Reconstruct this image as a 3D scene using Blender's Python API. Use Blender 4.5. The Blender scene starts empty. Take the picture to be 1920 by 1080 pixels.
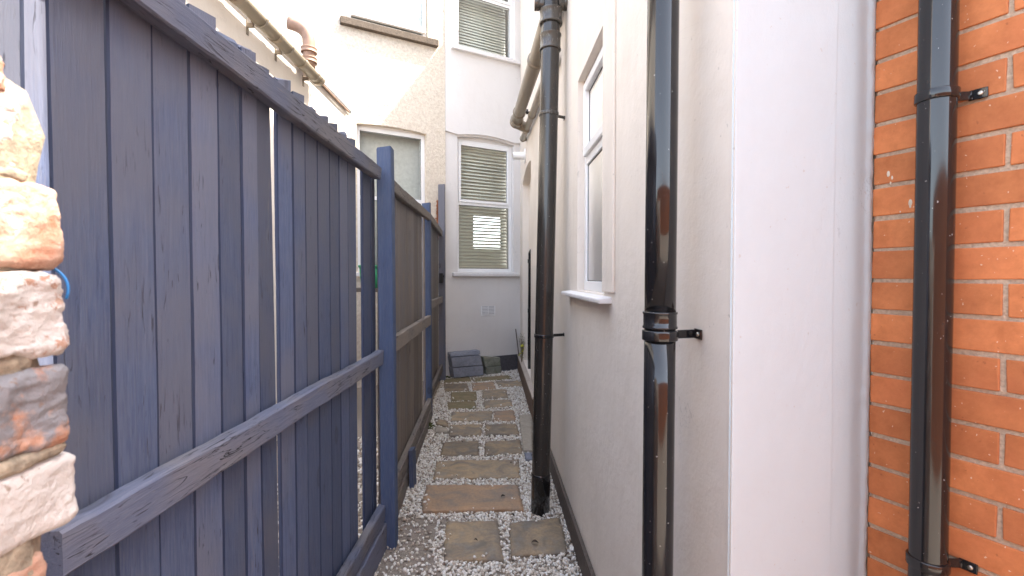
import bpy, bmesh, math, random
import numpy as np
from mathutils import Vector, Matrix, noise
from mathutils.geometry import tessellate_polygon
random.seed(7)
R = math.radians
sc = bpy.context.scene
COL = sc.collection
# ---------------------------------------------------------------- camera
CAMZ = 1.5
cam_d = bpy.data.cameras.new('camera'); cam = bpy.data.objects.new('camera', cam_d); COL.objects.link(cam)
cam.location = (0, 0, CAMZ)
PITCH = math.atan(20/900); YAW = math.atan(2/900)
cam.rotation_euler = (R(90) - PITCH, 0, -YAW)
cam_d.sensor_width = 36; cam_d.lens = 900/1920*36; cam_d.clip_start = 0.05; cam_d.clip_end = 500
cam_d.dof.use_dof = True; cam_d.dof.focus_distance = 3.0; cam_d.dof.aperture_fstop = 9.0
sc.camera = cam
# ---------------------------------------------------------------- light
SUN = Vector((1, 0.132, 1.61)).normalized()
EL = math.asin(SUN.z); AZ = math.atan2(SUN.x, SUN.y)
w = bpy.data.worlds.new("World"); sc.world = w; w.use_nodes = True
wn = w.node_tree; wn.nodes.clear()
sky = wn.nodes.new('ShaderNodeTexSky'); sky.sky_type = 'NISHITA'; sky.sun_disc = False
sky.sun_elevation = EL; sky.sun_rotation = AZ; sky.air_density = 1.0; sky.dust_density = 3.0; sky.ozone_density = 1.0
hs = wn.nodes.new('ShaderNodeHueSaturation'); hs.inputs['Saturation'].default_value = 0.56
bg = wn.nodes.new('ShaderNodeBackground'); bg.inputs[1].default_value = 0.15
wo = wn.nodes.new('ShaderNodeOutputWorld')
wn.links.new(sky.outputs[0], hs.inputs['Color']); wn.links.new(hs.outputs[0], bg.inputs[0]); wn.links.new(bg.outputs[0], wo.inputs[0])
sl = bpy.data.lights.new('sun', 'SUN'); sl.energy = 2.2; sl.angle = R(0.6); sl.color = (1, 0.93, 0.82)
so = bpy.data.objects.new('sun', sl); COL.objects.link(so); so.location = (5, 0, 12)
so.rotation_euler = (-SUN).to_track_quat('-Z', 'Y').to_euler()
sc.view_settings.view_transform = 'Standard'; sc.view_settings.look = 'None'
sc.view_settings.gamma = 1; sc.view_settings.exposure = 3.0
sc.cycles.max_bounces = 10; sc.cycles.diffuse_bounces = 6; sc.cycles.transparent_max_bounces = 12

# ---------------------------------------------------------------- helpers
def link(o, parent=None):
    COL.objects.link(o)
    if parent: o.parent = parent
    return o
def tag(o, label=None, cat=None, group=None, kind=None):
    if label: o['label'] = label
    if cat: o['category'] = cat
    if group: o['group'] = group
    if kind: o['kind'] = kind
    return o
def empty(name, loc, label=None, cat=None, group=None):
    o = bpy.data.objects.new(name, None); o.location = loc; o.empty_display_size = 0.1
    return tag(link(o), label, cat, group)
def obj(name, bm, mat, parent=None, bevel=0, smooth=False, seg=2):
    """links bm (world coordinates) as one mesh; origin kept relative to the parent"""
    me = bpy.data.meshes.new(name)
    bmesh.ops.recalc_face_normals(bm, faces=bm.faces)
    bm.to_mesh(me); bm.free()
    if isinstance(mat, (list, tuple)):
        for m in mat: me.materials.append(m)
    else: me.materials.append(mat)
    if smooth:
        for p in me.polygons: p.use_smooth = True
    o = bpy.data.objects.new(name, me); COL.objects.link(o)
    if parent:
        o.parent = parent
        loc = Vector((0, 0, 0)); q = parent
        while q: loc += q.location; q = q.parent
        o.location = -loc
    if bevel:
        b = o.modifiers.new('bevel', 'BEVEL'); b.width = bevel; b.segments = seg; b.limit_method = 'ANGLE'; b.angle_limit = R(40)
        b.harden_normals = False
    if smooth == 'angle':
        pass
    return o
def px(x, y):
    v = Vector((x - 960, 540 - y, -900))
    return cam.rotation_euler.to_matrix() @ v
def gpt(x, y, z=0.0):
    d = px(x, y); k = (z - CAMZ)/d.z
    return Vector((d.x*k, d.y*k, z))

class Fr:
    """wall frame: u along the wall, w out of the wall, z up"""
    def __init__(s, o, u):
        s.o = Vector((o[0], o[1], 0)); s.u = Vector((u[0], u[1], 0)).normalized()
        s.n = Vector((s.u.y, -s.u.x, 0))
    def flip(s): s.n = -s.n; return s
    def __call__(s, u, w, z): return s.o + s.u*u + s.n*w + Vector((0, 0, z))
WORLD = Fr((0, 0), (1, 0)); WORLD.n = Vector((0, 1, 0))
def box(bm, F, u0, u1, w0, w1, z0, z1, tone=None):
    vs = [bm.verts.new(F(u, ww, z)) for z in (z0, z1) for ww in (w0, w1) for u in (u0, u1)]
    fs = [bm.faces.new([vs[i] for i in f]) for f in ((0,1,3,2),(4,6,7,5),(0,4,5,1),(2,3,7,6),(0,2,6,4),(1,5,7,3))]
    if tone is not None: paint(bm, fs, tone)
    return vs, fs
def paint(bm, fs, c):
    L = bm.loops.layers.float_color.get('tone') or bm.loops.layers.float_color.new('tone')
    if not isinstance(c, (tuple, list)): c = (c, c, c)
    for f in fs:
        for l in f.loops: l[L] = (c[0], c[1], c[2], 1)
def tonelayer(bm):
    bm.loops.layers.float_color.new('tone'); return bm
def tube(bm, pts, r, seg=32, cap=True, r1=None, smooth=True):
    pts = [Vector(p) for p in pts]; rings = []
    prev = None
    for i, p in enumerate(pts):
        a = pts[max(0, i-1)]; b = pts[min(len(pts)-1, i+1)]
        t = (b - a).normalized()
        if prev is None:
            h = Vector((1, 0, 0)) if abs(t.x) < .9 else Vector((0, 1, 0))
            x = (h - t*h.dot(t)).normalized()
        else: x = (prev - t*prev.dot(t)).normalized()
        prev = x; y = t.cross(x)
        rr = r[i] if isinstance(r, (list, tuple)) else r
        rings.append([bm.verts.new(p + (x*math.cos(2*math.pi*k/seg) + y*math.sin(2*math.pi*k/seg))*rr) for k in range(seg)])
    for a, b in zip(rings, rings[1:]):
        for k in range(seg):
            f = bm.faces.new([a[k], a[(k+1) % seg], b[(k+1) % seg], b[k]]); f.smooth = smooth
    if cap:
        bm.faces.new(list(reversed(rings[0]))); bm.faces.new(rings[-1])
def collar(bm, c, ax, r, h, lip=0.003, rim=0.004, ri=None):
    """a pipe socket: profile revolved round the axis with raised rims, hollow lip ends"""
    c = Vector(c); ax = Vector(ax).normalized(); ri = ri or r*0.9
    prof = [(-h/2, ri), (-h/2, r+lip*.6), (-h/2+rim*.4, r+lip), (-h/2+rim, r+lip), (-h/2+rim*1.5, r), (h/2-rim*1.5, r), (h/2-rim, r+lip), (h/2-rim*.4, r+lip), (h/2, r+lip*.6), (h/2, ri)]
    tube(bm, [c + ax*(a + i*1e-6) for i, (a, _) in enumerate(prof)], [b for _, b in prof], 32, cap=False)
def bend(a, b, c, rad, n=8):
    a, b, c = Vector(a), Vector(b), Vector(c)
    d1 = (a-b).normalized(); d2 = (c-b).normalized()
    p1 = b + d1*rad; p2 = b + d2*rad
    return [p1*(1-t)**2 + b*2*t*(1-t) + p2*t*t for t in [i/n for i in range(n+1)]]
def beam(bm, a, b, wdir, W, T, segs=14, jit=0.0015, tone=.5, ch=.003, taper=0, seed=None, endcut=0, edge=0):
    """a sawn timber from a to b: W across wdir, T across the third axis, uneven edges"""
    a, b = Vector(a), Vector(b); t = (b-a).normalized(); wd = Vector(wdir); wd = (wd - t*wd.dot(t)).normalized(); td = t.cross(wd)
    s = seed if seed is not None else random.random()*100
    rings = []
    for i in range(segs+1):
        f = i/segs; p = a.lerp(b, f); L = (b-a).length*f
        n1 = noise.noise(Vector((L*3, s, 0)))*jit*2 + noise.noise(Vector((L*14, s, 9)))*jit
        n2 = noise.noise(Vector((L*3, s+50, 0)))*jit*2 + noise.noise(Vector((L*14, s+50, 9)))*jit
        n3 = noise.noise(Vector((L*2, s+90, 0)))*jit
        hw0 = -W/2 + n1; hw1 = W/2 + n2; h = T/2
        r = []
        for (x, y) in ((hw0+ch, -h), (hw1-ch, -h), (hw1, -h+ch), (hw1, h-ch), (hw1-ch, h), (hw0+ch, h), (hw0, h-ch), (hw0, -h+ch)):
            e = 0
            if endcut and i == segs: e = endcut*(x/W + noise.noise(Vector((x*60, y*60, s)))*.8)
            r.append(bm.verts.new(p + wd*x + td*(y + n3) + t*e))
        rings.append(r)
    fs = []; ed = []
    for r0, r1 in zip(rings, rings[1:]):
        for k in range(8): (ed if k in (1, 2, 3, 5, 6, 7) else fs).append(bm.faces.new([r0[k], r0[(k+1) % 8], r1[(k+1) % 8], r1[k]]))
    fs.append(bm.faces.new(list(reversed(rings[0])))); fs.append(bm.faces.new(rings[-1]))
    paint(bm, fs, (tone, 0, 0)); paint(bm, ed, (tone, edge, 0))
def arch(u0, u1, z0, z1, rise, n=10):
    """opening outline with a segmental head, z1 = springing"""
    P = [(u0, z0), (u1, z0)]
    if rise <= 0: return P + [(u1, z1), (u0, z1)]
    for i in range(n+1):
        f = i/n; P.append((u1 + (u0-u1)*f, z1 + rise*4*f*(1-f)))
    return P
def wall(bm, F, outer, holes, depth, w0=0.0, rim=True):
    """flat wall with openings, reveals of the given depth and an outer rim"""
    loops = [outer] + holes
    tri = tessellate_polygon([[Vector((u, z, 0)) for u, z in L] for L in loops])
    flat = [p for L in loops for p in L]
    vs = [bm.verts.new(F(u, w0, z)) for u, z in flat]
    for t in tri:
        try: bm.faces.new([vs[i] for i in t])
        except ValueError: pass
    k = 0
    for L in loops:
        n = len(L)
        if not rim and L is outer: k += n; continue
        back = [bm.verts.new(F(u, w0-depth, z)) for u, z in L]
        for i in range(n):
            j = (i+1) % n
            bm.faces.new([vs[k+i], vs[k+j], back[j], back[i]])
        k += n
def grid_block(bm, corners, z0, z1, nu=10, nv=6, rough=.002, edge=.006, tone=.5, seed=0):
    """a riven slab: quad corners tl,tr,br,bl; worn uneven top, ragged edges"""
    c = [Vector((p[0], p[1], 0)) for p in corners]
    top = []
    for j in range(nv+1):
        row = []
        for i in range(nu+1):
            f, g = i/nu, j/nv
            p = (c[0].lerp(c[1], f)).lerp(c[3].lerp(c[2], f), g)
            onb = i in (0, nu) or j in (0, nv)
            q = Vector((p.x*9, p.y*9, seed))
            z = z1 + noise.noise(q)*rough + noise.noise(q*3)*rough*.5 - (edge*.55 if onb else 0)
            if onb:
                ctr = (c[0]+c[1]+c[2]+c[3])/4
                d = (p-ctr).normalized(); p = p + d*(noise.noise(q*2.5)*edge)
            row.append(bm.verts.new((p.x, p.y, z)))
        top.append(row)
    fs = []
    for j in range(nv):
        for i in range(nu):
            f = bm.faces.new([top[j][i], top[j][i+1], top[j+1][i+1], top[j+1][i]]); f.smooth = True; fs.append(f)
    ring = [top[0][i] for i in range(nu+1)] + [top[j][nu] for j in range(1, nv+1)] + [top[nv][i] for i in range(nu-1, -1, -1)] + [top[j][0] for j in range(nv-1, 0, -1)]
    bot = [bm.verts.new((v.co.x, v.co.y, z0)) for v in ring]
    n = len(ring)
    for i in range(n): fs.append(bm.faces.new([ring[i], ring[(i+1) % n], bot[(i+1) % n], bot[i]]))
    paint(bm, fs, tone)

# ---------------------------------------------------------------- materials
class NT:
    def __init__(s, name):
        s.m = bpy.data.materials.new(name); s.m.use_nodes = True; s.t = s.m.node_tree
        s.p = s.t.nodes['Principled BSDF']; s.out = s.t.nodes['Material Output']
    def n(s, typ, **k):
        o = s.t.nodes.new('ShaderNode' + typ)
        for a, b in k.items(): setattr(o, a, b)
        return o
    def l(s, a, b): s.t.links.new(a, b)
    def coord(s, scale=(1, 1, 1), tone=False, src='Object'):
        c = s.n('TexCoord').outputs[src]
        if tone:
            v = s.n('VectorMath', operation='MULTIPLY'); v.inputs[1].default_value = (37, 23, 51)
            s.l(s.rgb()[0], v.inputs[0]); ad = s.n('VectorMath', operation='ADD'); s.l(c, ad.inputs[0]); s.l(v.outputs[0], ad.inputs[1]); c = ad.outputs[0]
        m = s.n('Mapping'); m.inputs['Scale'].default_value = scale; s.l(c, m.inputs[0]); return m.outputs[0]
    def rgb(s):
        if not hasattr(s, '_rgb'):
            a = s.n('Attribute', attribute_name='tone'); q = s.n('SeparateColor'); s.l(a.outputs['Color'], q.inputs[0]); s._rgb = q.outputs
        return s._rgb
    def noise(s, vec, scale, detail=4, rough=.55, dist=0):
        o = s.n('TexNoise'); o.inputs['Scale'].default_value = scale; o.inputs['Detail'].default_value = detail
        o.inputs['Roughness'].default_value = rough; o.inputs['Distortion'].default_value = dist; s.l(vec, o.inputs[0]); return o.outputs[0]
    def ramp(s, fac, stops):
        o = s.n('ValToRGB'); cr = o.color_ramp
        while len(cr.elements) < len(stops): cr.elements.new(.5)
        for e, (p, c) in zip(cr.elements, stops):
            e.position = p; e.color = (*c, 1) if isinstance(c, (tuple, list)) else (c, c, c, 1)
        s.l(fac, o.inputs[0]); return o.outputs[0]
    def mix(s, fac, a, b, mode='MIX'):
        o = s.n('Mix', data_type='RGBA', blend_type=mode)
        for v, i in ((fac, 0), (a, 6), (b, 7)):
            if hasattr(v, 'links'): s.l(v, o.inputs[i])
            elif i == 0: o.inputs[0].default_value = v
            else: o.inputs[i].default_value = (*v, 1)
        return o.outputs[2]
    def math(s, op, a, b=0.0):
        o = s.n('Math', operation=op)
        for v, i in ((a, 0), (b, 1)):
            if hasattr(v, 'links'): s.l(v, o.inputs[i])
            else: o.inputs[i].default_value = v
        return o.outputs[0]
    def bump(s, h, st=.3, dist=.01, prev=None):
        o = s.n('Bump'); o.inputs['Strength'].default_value = st; o.inputs['Distance'].default_value = dist; s.l(h, o.inputs['Height'])
        if prev: s.l(prev, o.inputs['Normal'])
        return o.outputs[0]
    def done(s, col=None, rough=None, nrm=None, **k):
        if col is not None:
            if hasattr(col, 'links'): s.l(col, s.p.inputs['Base Color'])
            else: s.p.inputs['Base Color'].default_value = (*col, 1)
        if rough is not None:
            if hasattr(rough, 'links'): s.l(rough, s.p.inputs['Roughness'])
            else: s.p.inputs['Roughness'].default_value = rough
        if nrm is not None: s.l(nrm, s.p.inputs['Normal'])
        for a, b in k.items(): s.p.inputs[a.replace('_', ' ')].default_value = b
        return s.m

def m_wood(name, axis, c_lo, c_hi, wear, wearamt=.5, crack=.5, bare=.12, split=0):
    m = NT(name); st = [1, 1, 1]; st[axis] = .055
    v = m.coord(tuple(st), tone=True)
    big = m.noise(m.coord((1, 1, 1), tone=True), 2.2, 3)
    grain = m.noise(v, 120, 7, .75, .6)
    fine = m.noise(v, 260, 4, .7)
    col = m.mix(m.ramp(grain, [(.3, 0), (.7, 1)]), c_lo, c_hi)
    col = m.mix(m.math('MULTIPLY', m.ramp(fine, [(.45, 0), (.7, 1)]), .35), col, (.17, .18, .22))
    a = m.n('Attribute', attribute_name='tone')
    zz = m.n('SeparateXYZ'); m.l(m.n('TexCoord').outputs['Object'], zz.inputs[0])   # rain wears the paint more towards the top
    wz = m.math('ADD', big, m.math('MULTIPLY', m.math('SUBTRACT', zz.outputs[2], 1.25), .14)) if axis == 2 else big
    col = m.mix(m.math('MULTIPLY', m.ramp(wz, [(.42, 0), (.60, 1)]), wearamt), col, wear)
    # board to board difference
    col = m.mix(1.0, col, m.ramp(m.rgb()[0], [(0, .74), (1, 1.26)]), 'MULTIPLY')
    # short dark checks along the grain
    st2 = [1, 1, 1]; st2[axis] = .1
    ck = m.noise(m.coord(tuple(st2), tone=True), 130, 2, .4, 1.2)
    ckm = m.ramp(ck, [(.655, 0), (.70, 1)])
    ckz = m.ramp(m.noise(m.coord((1, 1, 1), tone=True), 5.0, 3), [(.45, 0), (.6, 1)])
    ckm = m.math('MULTIPLY', m.math('MULTIPLY', ckm, ckz), crack)
    col = m.mix(ckm, col, (.022, .022, .03))
    if split:
        st5 = [1, 1, 1]; st5[axis] = .05
        sp_ = m.noise(m.coord(tuple(st5), tone=True), 34, 3, .5, 1.8)
        spm = m.ramp(m.math('ABSOLUTE', m.math('SUBTRACT', sp_, .5)), [(0, 1), (.006, 1), (.011, 0)])
        spm = m.math('MULTIPLY', m.math('MULTIPLY', spm, m.ramp(big, [(.44, 0), (.5, 1)])), split)
        ckm = m.math('MAXIMUM', ckm, spm); col = m.mix(spm, col, (.018, .018, .024))
    # rubbed bare patches
    st3 = [1, 1, 1]; st3[axis] = .12
    br = m.ramp(m.noise(m.coord(tuple(st3), tone=True), 38, 5, .7, .8), [(.64, 0), (.74, 1)])
    col = m.mix(m.math('MULTIPLY', br, bare), col, (.30, .25, .20))
    col = m.mix(m.math('MULTIPLY', m.rgb()[1], .85), col, (.011, .020, .052))   # darker blue coat on the board edges, with seam shade painted into it
    # knots
    st4 = [1, 1, 1]; st4[axis] = .5
    vo = m.n('TexVoronoi', feature='F1'); vo.inputs['Scale'].default_value = 4.2; m.l(m.coord(tuple(st4), tone=True), vo.inputs[0])
    kn = m.ramp(vo.outputs['Distance'], [(.0, 1), (.05, .9), (.075, .35), (.09, .75), (.12, 0)])
    col = m.mix(m.math('MULTIPLY', kn, .75), col, (.03, .028, .034))
    h = m.math('ADD', m.math('MULTIPLY', grain, .6), m.math('MULTIPLY', fine, .4))
    h = m.math('SUBTRACT', h, m.math('MULTIPLY', ckm, .9))
    return m.done(col, m.ramp(grain, [(.3, .62), (.7, .82)]), m.bump(h, .8, .004), Specular_IOR_Level=.35)
BLUE = dict(c_lo=(.038, .056, .118), c_hi=(.105, .132, .215), wear=(.124, .126, .152))
M_BOARD = m_wood('painted_board', 2, **BLUE, wearamt=.65, crack=.8, bare=.22)
M_POST = m_wood('painted_post', 2, (.042, .070, .150), (.066, .102, .195), (.08, .10, .15), .3, .35, .08)
M_RAIL = m_wood('painted_rail', 1, (.066, .078, .125), (.115, .126, .178), (.155, .142, .142), .75, 1, .45, split=1)
M_RAILX = m_wood('worn_rail', 1, (.13, .11, .095), (.24, .20, .165), (.16, .15, .15), .4, 1, .5, split=1)
M_BOARDX = m_wood('worn_board', 2, (.11, .095, .088), (.21, .168, .130), (.11, .115, .14), .5, .7, .4)

def m_render(name, col, dirty, bumpst=.25, stain=.35, scale=1.0, coarse=160):
    m = NT(name); v = m.coord()
    a = m.noise(v, 1.3*scale, 6, .6); b = m.noise(m.coord((3, 3, .5)), 2.2*scale, 5, .6)
    c = m.mix(m.math('MULTIPLY', m.ramp(a, [(.40, 0), (.68, 1)]), stain), col, dirty)
    c = m.mix(m.math('MULTIPLY', m.ramp(b, [(.52, 0), (.75, 1)]), stain*.8), c, dirty)
    sp = m.ramp(m.noise(v, 70, 2, .5), [(.72, 0), (.76, 1)])
    c = m.mix(m.math('MULTIPLY', sp, .5), c, (.40, .37, .33))
    ck = m.math('ABSOLUTE', m.math('SUBTRACT', m.noise(m.coord((1, 1, .6)), 2.6, 5, .65, 1.0), .5))
    ckm = m.math('MULTIPLY', m.ramp(ck, [(0, 1), (.0022, 0)]), m.ramp(m.noise(v, 1.7, 2), [(.52, 0), (.60, .45)]))
    c = m.mix(ckm, c, tuple(x*.6 for x in dirty))
    h1 = m.noise(v, 9, 5, .6); h2 = m.noise(v, coarse, 4, .6)
    n = m.bump(h1, bumpst, .02); n = m.bump(h2, bumpst, .0022, n)
    return m.done(c, .78, n, Specular_IOR_Level=.3)
M_WING = m_render('cream_render', (.76, .695, .62), (.62, .555, .48), .3, .5)
M_ENDW = m_render('white_render', (.495, .575, .605), (.44, .51, .54), .2, .4)
M_REAR = m_render('rear_render', (.69, .665, .645), (.58, .545, .51), .16, .30)
def m_dash():
    m = NT('pebbledash'); v = m.coord()
    vo = m.n('TexVoronoi', feature='SMOOTH_F1'); vo.inputs['Scale'].default_value = 75; m.l(v, vo.inputs[0])
    a = m.noise(v, 30, 6, .65)
    c = m.mix(m.ramp(a, [(.40, 0), (.68, 1)]), (.70, .63, .53), (.55, .47, .38))
    pit = m.ramp(m.noise(v, 55, 3, .6), [(.66, 0), (.72, 1)])
    c = m.mix(m.math('MULTIPLY', pit, .6), c, (.34, .25, .18))
    h = m.math('ADD', m.math('MULTIPLY', vo.outputs['Distance'], -1.0), a)
    return m.done(c, .9, m.bump(m.noise(v, 6, 4), .4, .03, m.bump(h, .8, .012)), Specular_IOR_Level=.2)
M_DASH = m_dash()
M_SUNW = m_render('left_render', (.80, .75, .68), (.70, .62, .52), .35, .4, 1, 60)
def m_plain(name, col, rough=.5, bump=0, scale=60, var=.12, spec=.5, **k):
    m = NT(name); v = m.coord(); a = m.noise(v, scale, 5, .6); b = m.noise(v, scale*.12, 4, .6)
    dk = tuple(x*(1-var*2) for x in col)
    c = m.mix(m.ramp(a, [(.3, 0), (.7, 1)]), dk, col); c = m.mix(m.math('MULTIPLY', m.ramp(b, [(.45, 0), (.7, 1)]), .5), c, dk)
    return m.done(c, rough, m.bump(a, bump, .004) if bump else None, Specular_IOR_Level=spec, **k)
M_UPVC = m_plain('white_plastic', (.82, .82, .82), .28, 0, 8, .03)
M_SILL = m_plain('painted_sill', (.74, .72, .71), .6, .3, 40, .08)
M_STSILL = m_plain('stone_sill', (.17, .125, .088), .85, .8, 50, .3)
M_GASKET = m_plain('rubber', (.02, .02, .02), .6)
M_PLINTH = m_plain('brown_plinth', (.115, .09, .075), .75, .4, 50, .25)
M_PLGREY = m_plain('grey_plinth', (.105, .098, .11), .75, .4, 40, .2)
M_KERB = m_plain('brown_kerb', (.20, .125, .085), .85, .5, 60, .25)
M_CREAMTOP = m_plain('cream_coping', (.52, .44, .38), .8, .5, 60, .2)
M_SLATB = m_plain('blind_slat', (.76, .76, .68), .45, 0, 20, .04)
M_CORD = m_plain('cord', (.7, .7, .66), .8)
M_CURT = m_plain('curtain_cloth', (.62, .64, .60), .9, .4, 30, .15)
M_ROOM = m_plain('room_paint', (.62, .60, .56), .9)
M_ROOF = m_plain('roof_slate', (.10, .10, .11), .7, .5, 20, .2)
M_BRASS = m_plain('steel_screw', (.6, .58, .52), .35, 0, 60, .1, Metallic=1.0)
M_DOOR = m_plain('door_paint', (.70, .66, .60), .5)
def m_pipe(name, col, rough, dust):
    m = NT(name); v = m.coord()
    sp = m.ramp(m.noise(v, 140, 2, .5), [(.74, 0), (.765, 1)])
    sc_ = m.ramp(m.noise(m.coord((1, 1, .25)), 55, 5, .7), [(.55, 0), (.8, 1)])
    big = m.noise(v, 6, 4)
    c = m.mix(m.math('MULTIPLY', m.math('MULTIPLY', sc_, m.ramp(big, [(.35, 0), (.7, 1)])), dust), col, (.20, .19, .18))
    c = m.mix(m.math('MULTIPLY', sp, .8), c, (.5, .5, .48))
    r = m.math('ADD', rough, m.math('MULTIPLY', sc_, .10))
    return m.done(c, r, m.bump(m.noise(m.coord((1, 1, .3)), 14, 3), .04, .003), Specular_IOR_Level=.6)
M_PIPE = m_pipe('black_plastic', (.010, .010, .011), .10, .14)
M_PIPE2 = m_pipe('faded_plastic', (.24, .20, .15), .36, .4)
M_STK = m_pipe('dusty_plastic', (.055, .048, .040), .26, .3)
M_SOIL = m_pipe('soil_pipe_plastic', (.026, .023, .020), .19, .12)
M_GUT = m_pipe('weathered_gutter', (.25, .205, .145), .5, .45)
M_CLAY = m_plain('terracotta_pipe', (.36, .22, .15), .55, .1, 12, .15)
def m_glass(name, tint=(.93, .96, .94), rough=0.0, opac=0.0, refl=1.5):
    m = NT(name); t = m.t; m.t.nodes.remove(m.p)
    tr = m.n('BsdfTransparent'); tr.inputs[0].default_value = (*tint, 1)
    gl = m.n('BsdfGlossy'); gl.inputs['Roughness'].default_value = rough; gl.inputs[0].default_value = (1, 1, 1, 1)
    fr = m.n('Fresnel'); fr.inputs[0].default_value = refl
    wv = m.bump(m.noise(m.coord(), 2.2, 2), .02, .02); m.l(wv, gl.inputs['Normal'])
    mx = m.n('MixShader'); m.l(fr.outputs[0], mx.inputs[0]); m.l(tr.outputs[0], mx.inputs[1]); m.l(gl.outputs[0], mx.inputs[2])
    res = mx.outputs[0]
    if opac:
        df = m.n('BsdfDiffuse'); df.inputs[0].default_value = (.62, .70, .66, 1)
        mx2 = m.n('MixShader'); nz = m.ramp(m.noise(m.coord(), 26, 4, .6), [(.35, opac*.75), (.65, min(1, opac*1.15))])
        m.l(nz, mx2.inputs[0]); m.l(res, mx2.inputs[1]); m.l(df.outputs[0], mx2.inputs[2]); res = mx2.outputs[0]
        mx3 = m.n('MixShader'); m.l(fr.outputs[0], mx3.inputs[0]); m.l(res, mx3.inputs[1]); m.l(gl.outputs[0], mx3.inputs[2]); res = mx3.outputs[0]
    m.l(res, m.out.inputs[0]); return m.m
M_GLASS = m_glass('window_glass', refl=1.45)
M_FROST = m_glass('frosted_glass', rough=.12, opac=.7)
M_OBSC = m_glass('obscure_glass', rough=.4, opac=.97, refl=1.25)
def m_brickface():
    m = NT('orange_brick'); v = m.coord()
    a = m.n('Attribute', attribute_name='tone')
    n1 = m.noise(v, 24, 5, .65); n2 = m.noise(v, 190, 4, .6); n3 = m.noise(v, 6, 3)
    c = m.mix(m.ramp(n1, [(.3, 0), (.7, 1)]), (.46, .155, .056), (.66, .24, .09))
    c = m.mix(m.ramp(n3, [(.42, 0), (.7, .45)]), c, (.38, .105, .045))
    c = m.mix(1.0, c, m.ramp(m.rgb()[0], [(0, .82), (1, 1.15)]), 'MULTIPLY')
    sp = m.ramp(m.noise(v, 120, 2, .4), [(.735, 0), (.76, 1)]); c = m.mix(m.math('MULTIPLY', sp, .7), c, (.75, .6, .45))
    dk = m.ramp(m.noise(v, 80, 3, .5), [(.70, 0), (.76, 1)]); c = m.mix(m.math('MULTIPLY', dk, .5), c, (.20, .06, .03))
    return m.done(c, .78, m.bump(n1, .3, .004, m.bump(n2, .35, .0015)), Specular_IOR_Level=.3)
M_BRICK = m_brickface()
M_MORTAR = m_plain('mortar', (.60, .46, .33), .95, .9, 140, .2)
M_MORTAR2 = m_plain('lime_mortar', (.40, .33, .24), .95, .9, 90, .3)
def m_oldbrick():
    m = NT('old_brick'); v = m.coord(); a = m.n('Attribute', attribute_name='tone')
    sp = m.n('SeparateColor'); m.l(a.outputs['Color'], sp.inputs[0])   # r = paint cover, g = grey stain, b = shade of clay
    n1 = m.noise(v, 55, 6, .7, .4); n2 = m.noise(v, 160, 5, .65); n3 = m.noise(v, 26, 5, .6)
    c = m.mix(m.ramp(n1, [(.3, 0), (.7, 1)]), (.33, .14, .08), (.46, .29, .215))
    c = m.mix(m.math('MULTIPLY', sp.outputs[2], m.ramp(n3, [(.35, 0), (.6, 1)])), c, (.44, .33, .26))
    pm = m.ramp(m.math('ADD', n1, m.math('SUBTRACT', sp.outputs[0], .5)), [(.49, 0), (.55, 1)])
    c = m.mix(pm, c, (.54, .51, .48))
    gm = m.ramp(m.math('ADD', n3, m.math('SUBTRACT', sp.outputs[1], .5)), [(.5, 0), (.6, 1)])
    c = m.mix(gm, c, (.20, .195, .205))
    pit = m.ramp(m.noise(v, 95, 3, .55), [(.66, 0), (.72, 1)]); c = m.mix(m.math('MULTIPLY', pit, .65), c, (.20, .12, .07))
    h = m.math('ADD', n1, m.math('MULTIPLY', n2, .5))
    return m.done(c, .9, m.bump(h, .7, .006), Specular_IOR_Level=.2)
M_OLD = m_oldbrick()
def m_slab(name, c1, c2, c3):
    m = NT(name); v = m.coord(tone=True); a = m.n('Attribute', attribute_name='tone')
    n1 = m.noise(v, 5, 6, .6, 1.2); n2 = m.noise(v, 60, 5, .7); n3 = m.noise(v, 14, 5, .6, .5)
    c = m.mix(m.ramp(n1, [(.36, 0), (.64, 1)]), c1, c2)
    c = m.mix(m.math('MULTIPLY', m.ramp(n3, [(.48, 0), (.66, 1)]), .55), c, c3)
    c = m.mix(m.math('MULTIPLY', m.ramp(n2, [(.35, 0), (.75, 1)]), .4), c, (.10, .085, .065))
    c = m.mix(1.0, c, m.ramp(m.rgb()[0], [(0, .8), (1, 1.15)]), 'MULTIPLY')
    wp = m.ramp(m.noise(v, 130, 3, .5), [(.73, 0), (.77, 1)]); c = m.mix(m.math('MULTIPLY', wp, .6), c, (.5, .48, .44))
    return m.done(c, .85, m.bump(n3, .4, .008, m.bump(n2, .5, .003)), Specular_IOR_Level=.3)
M_SLAB = m_slab('sandstone', (.20, .17, .14), (.42, .31, .19), (.25, .235, .21))
M_SLABO = m_slab('orange_sandstone', (.25, .20, .16), (.42, .27, .16), (.36, .235, .15))
M_SLABG = m_slab('mossy_sandstone', (.19, .165, .09), (.27, .20, .12), (.14, .145, .07))
M_CONC = m_slab('concrete', (.34, .30, .25), (.42, .37, .30), (.27, .24, .20))
M_BLOCK = m_slab('blue_grey_block', (.20, .215, .265), (.27, .285, .335), (.165, .175, .215))
M_MOSSB = m_slab('mossy_block', (.19, .20, .16), (.26, .265, .22), (.12, .135, .085))
def m_stone():
    m = NT('gravel_stone'); a = m.n('Attribute', attribute_name='tone')
    c = m.ramp(m.rgb()[0], [(0, (.16, .13, .11)), (.12, (.38, .31, .24)), (.35, (.66, .60, .51)), (.7, (.80, .76, .70)), (1, (.86, .85, .82))])
    n = m.noise(m.coord(), 150, 4, .6); c = m.mix(m.math('MULTIPLY', m.ramp(n, [(.4, 0), (.7, 1)]), .45), c, (.33, .28, .23))
    return m.done(c, .75, m.bump(n, .3, .002), Specular_IOR_Level=.35)
M_STONE = m_stone()
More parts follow.
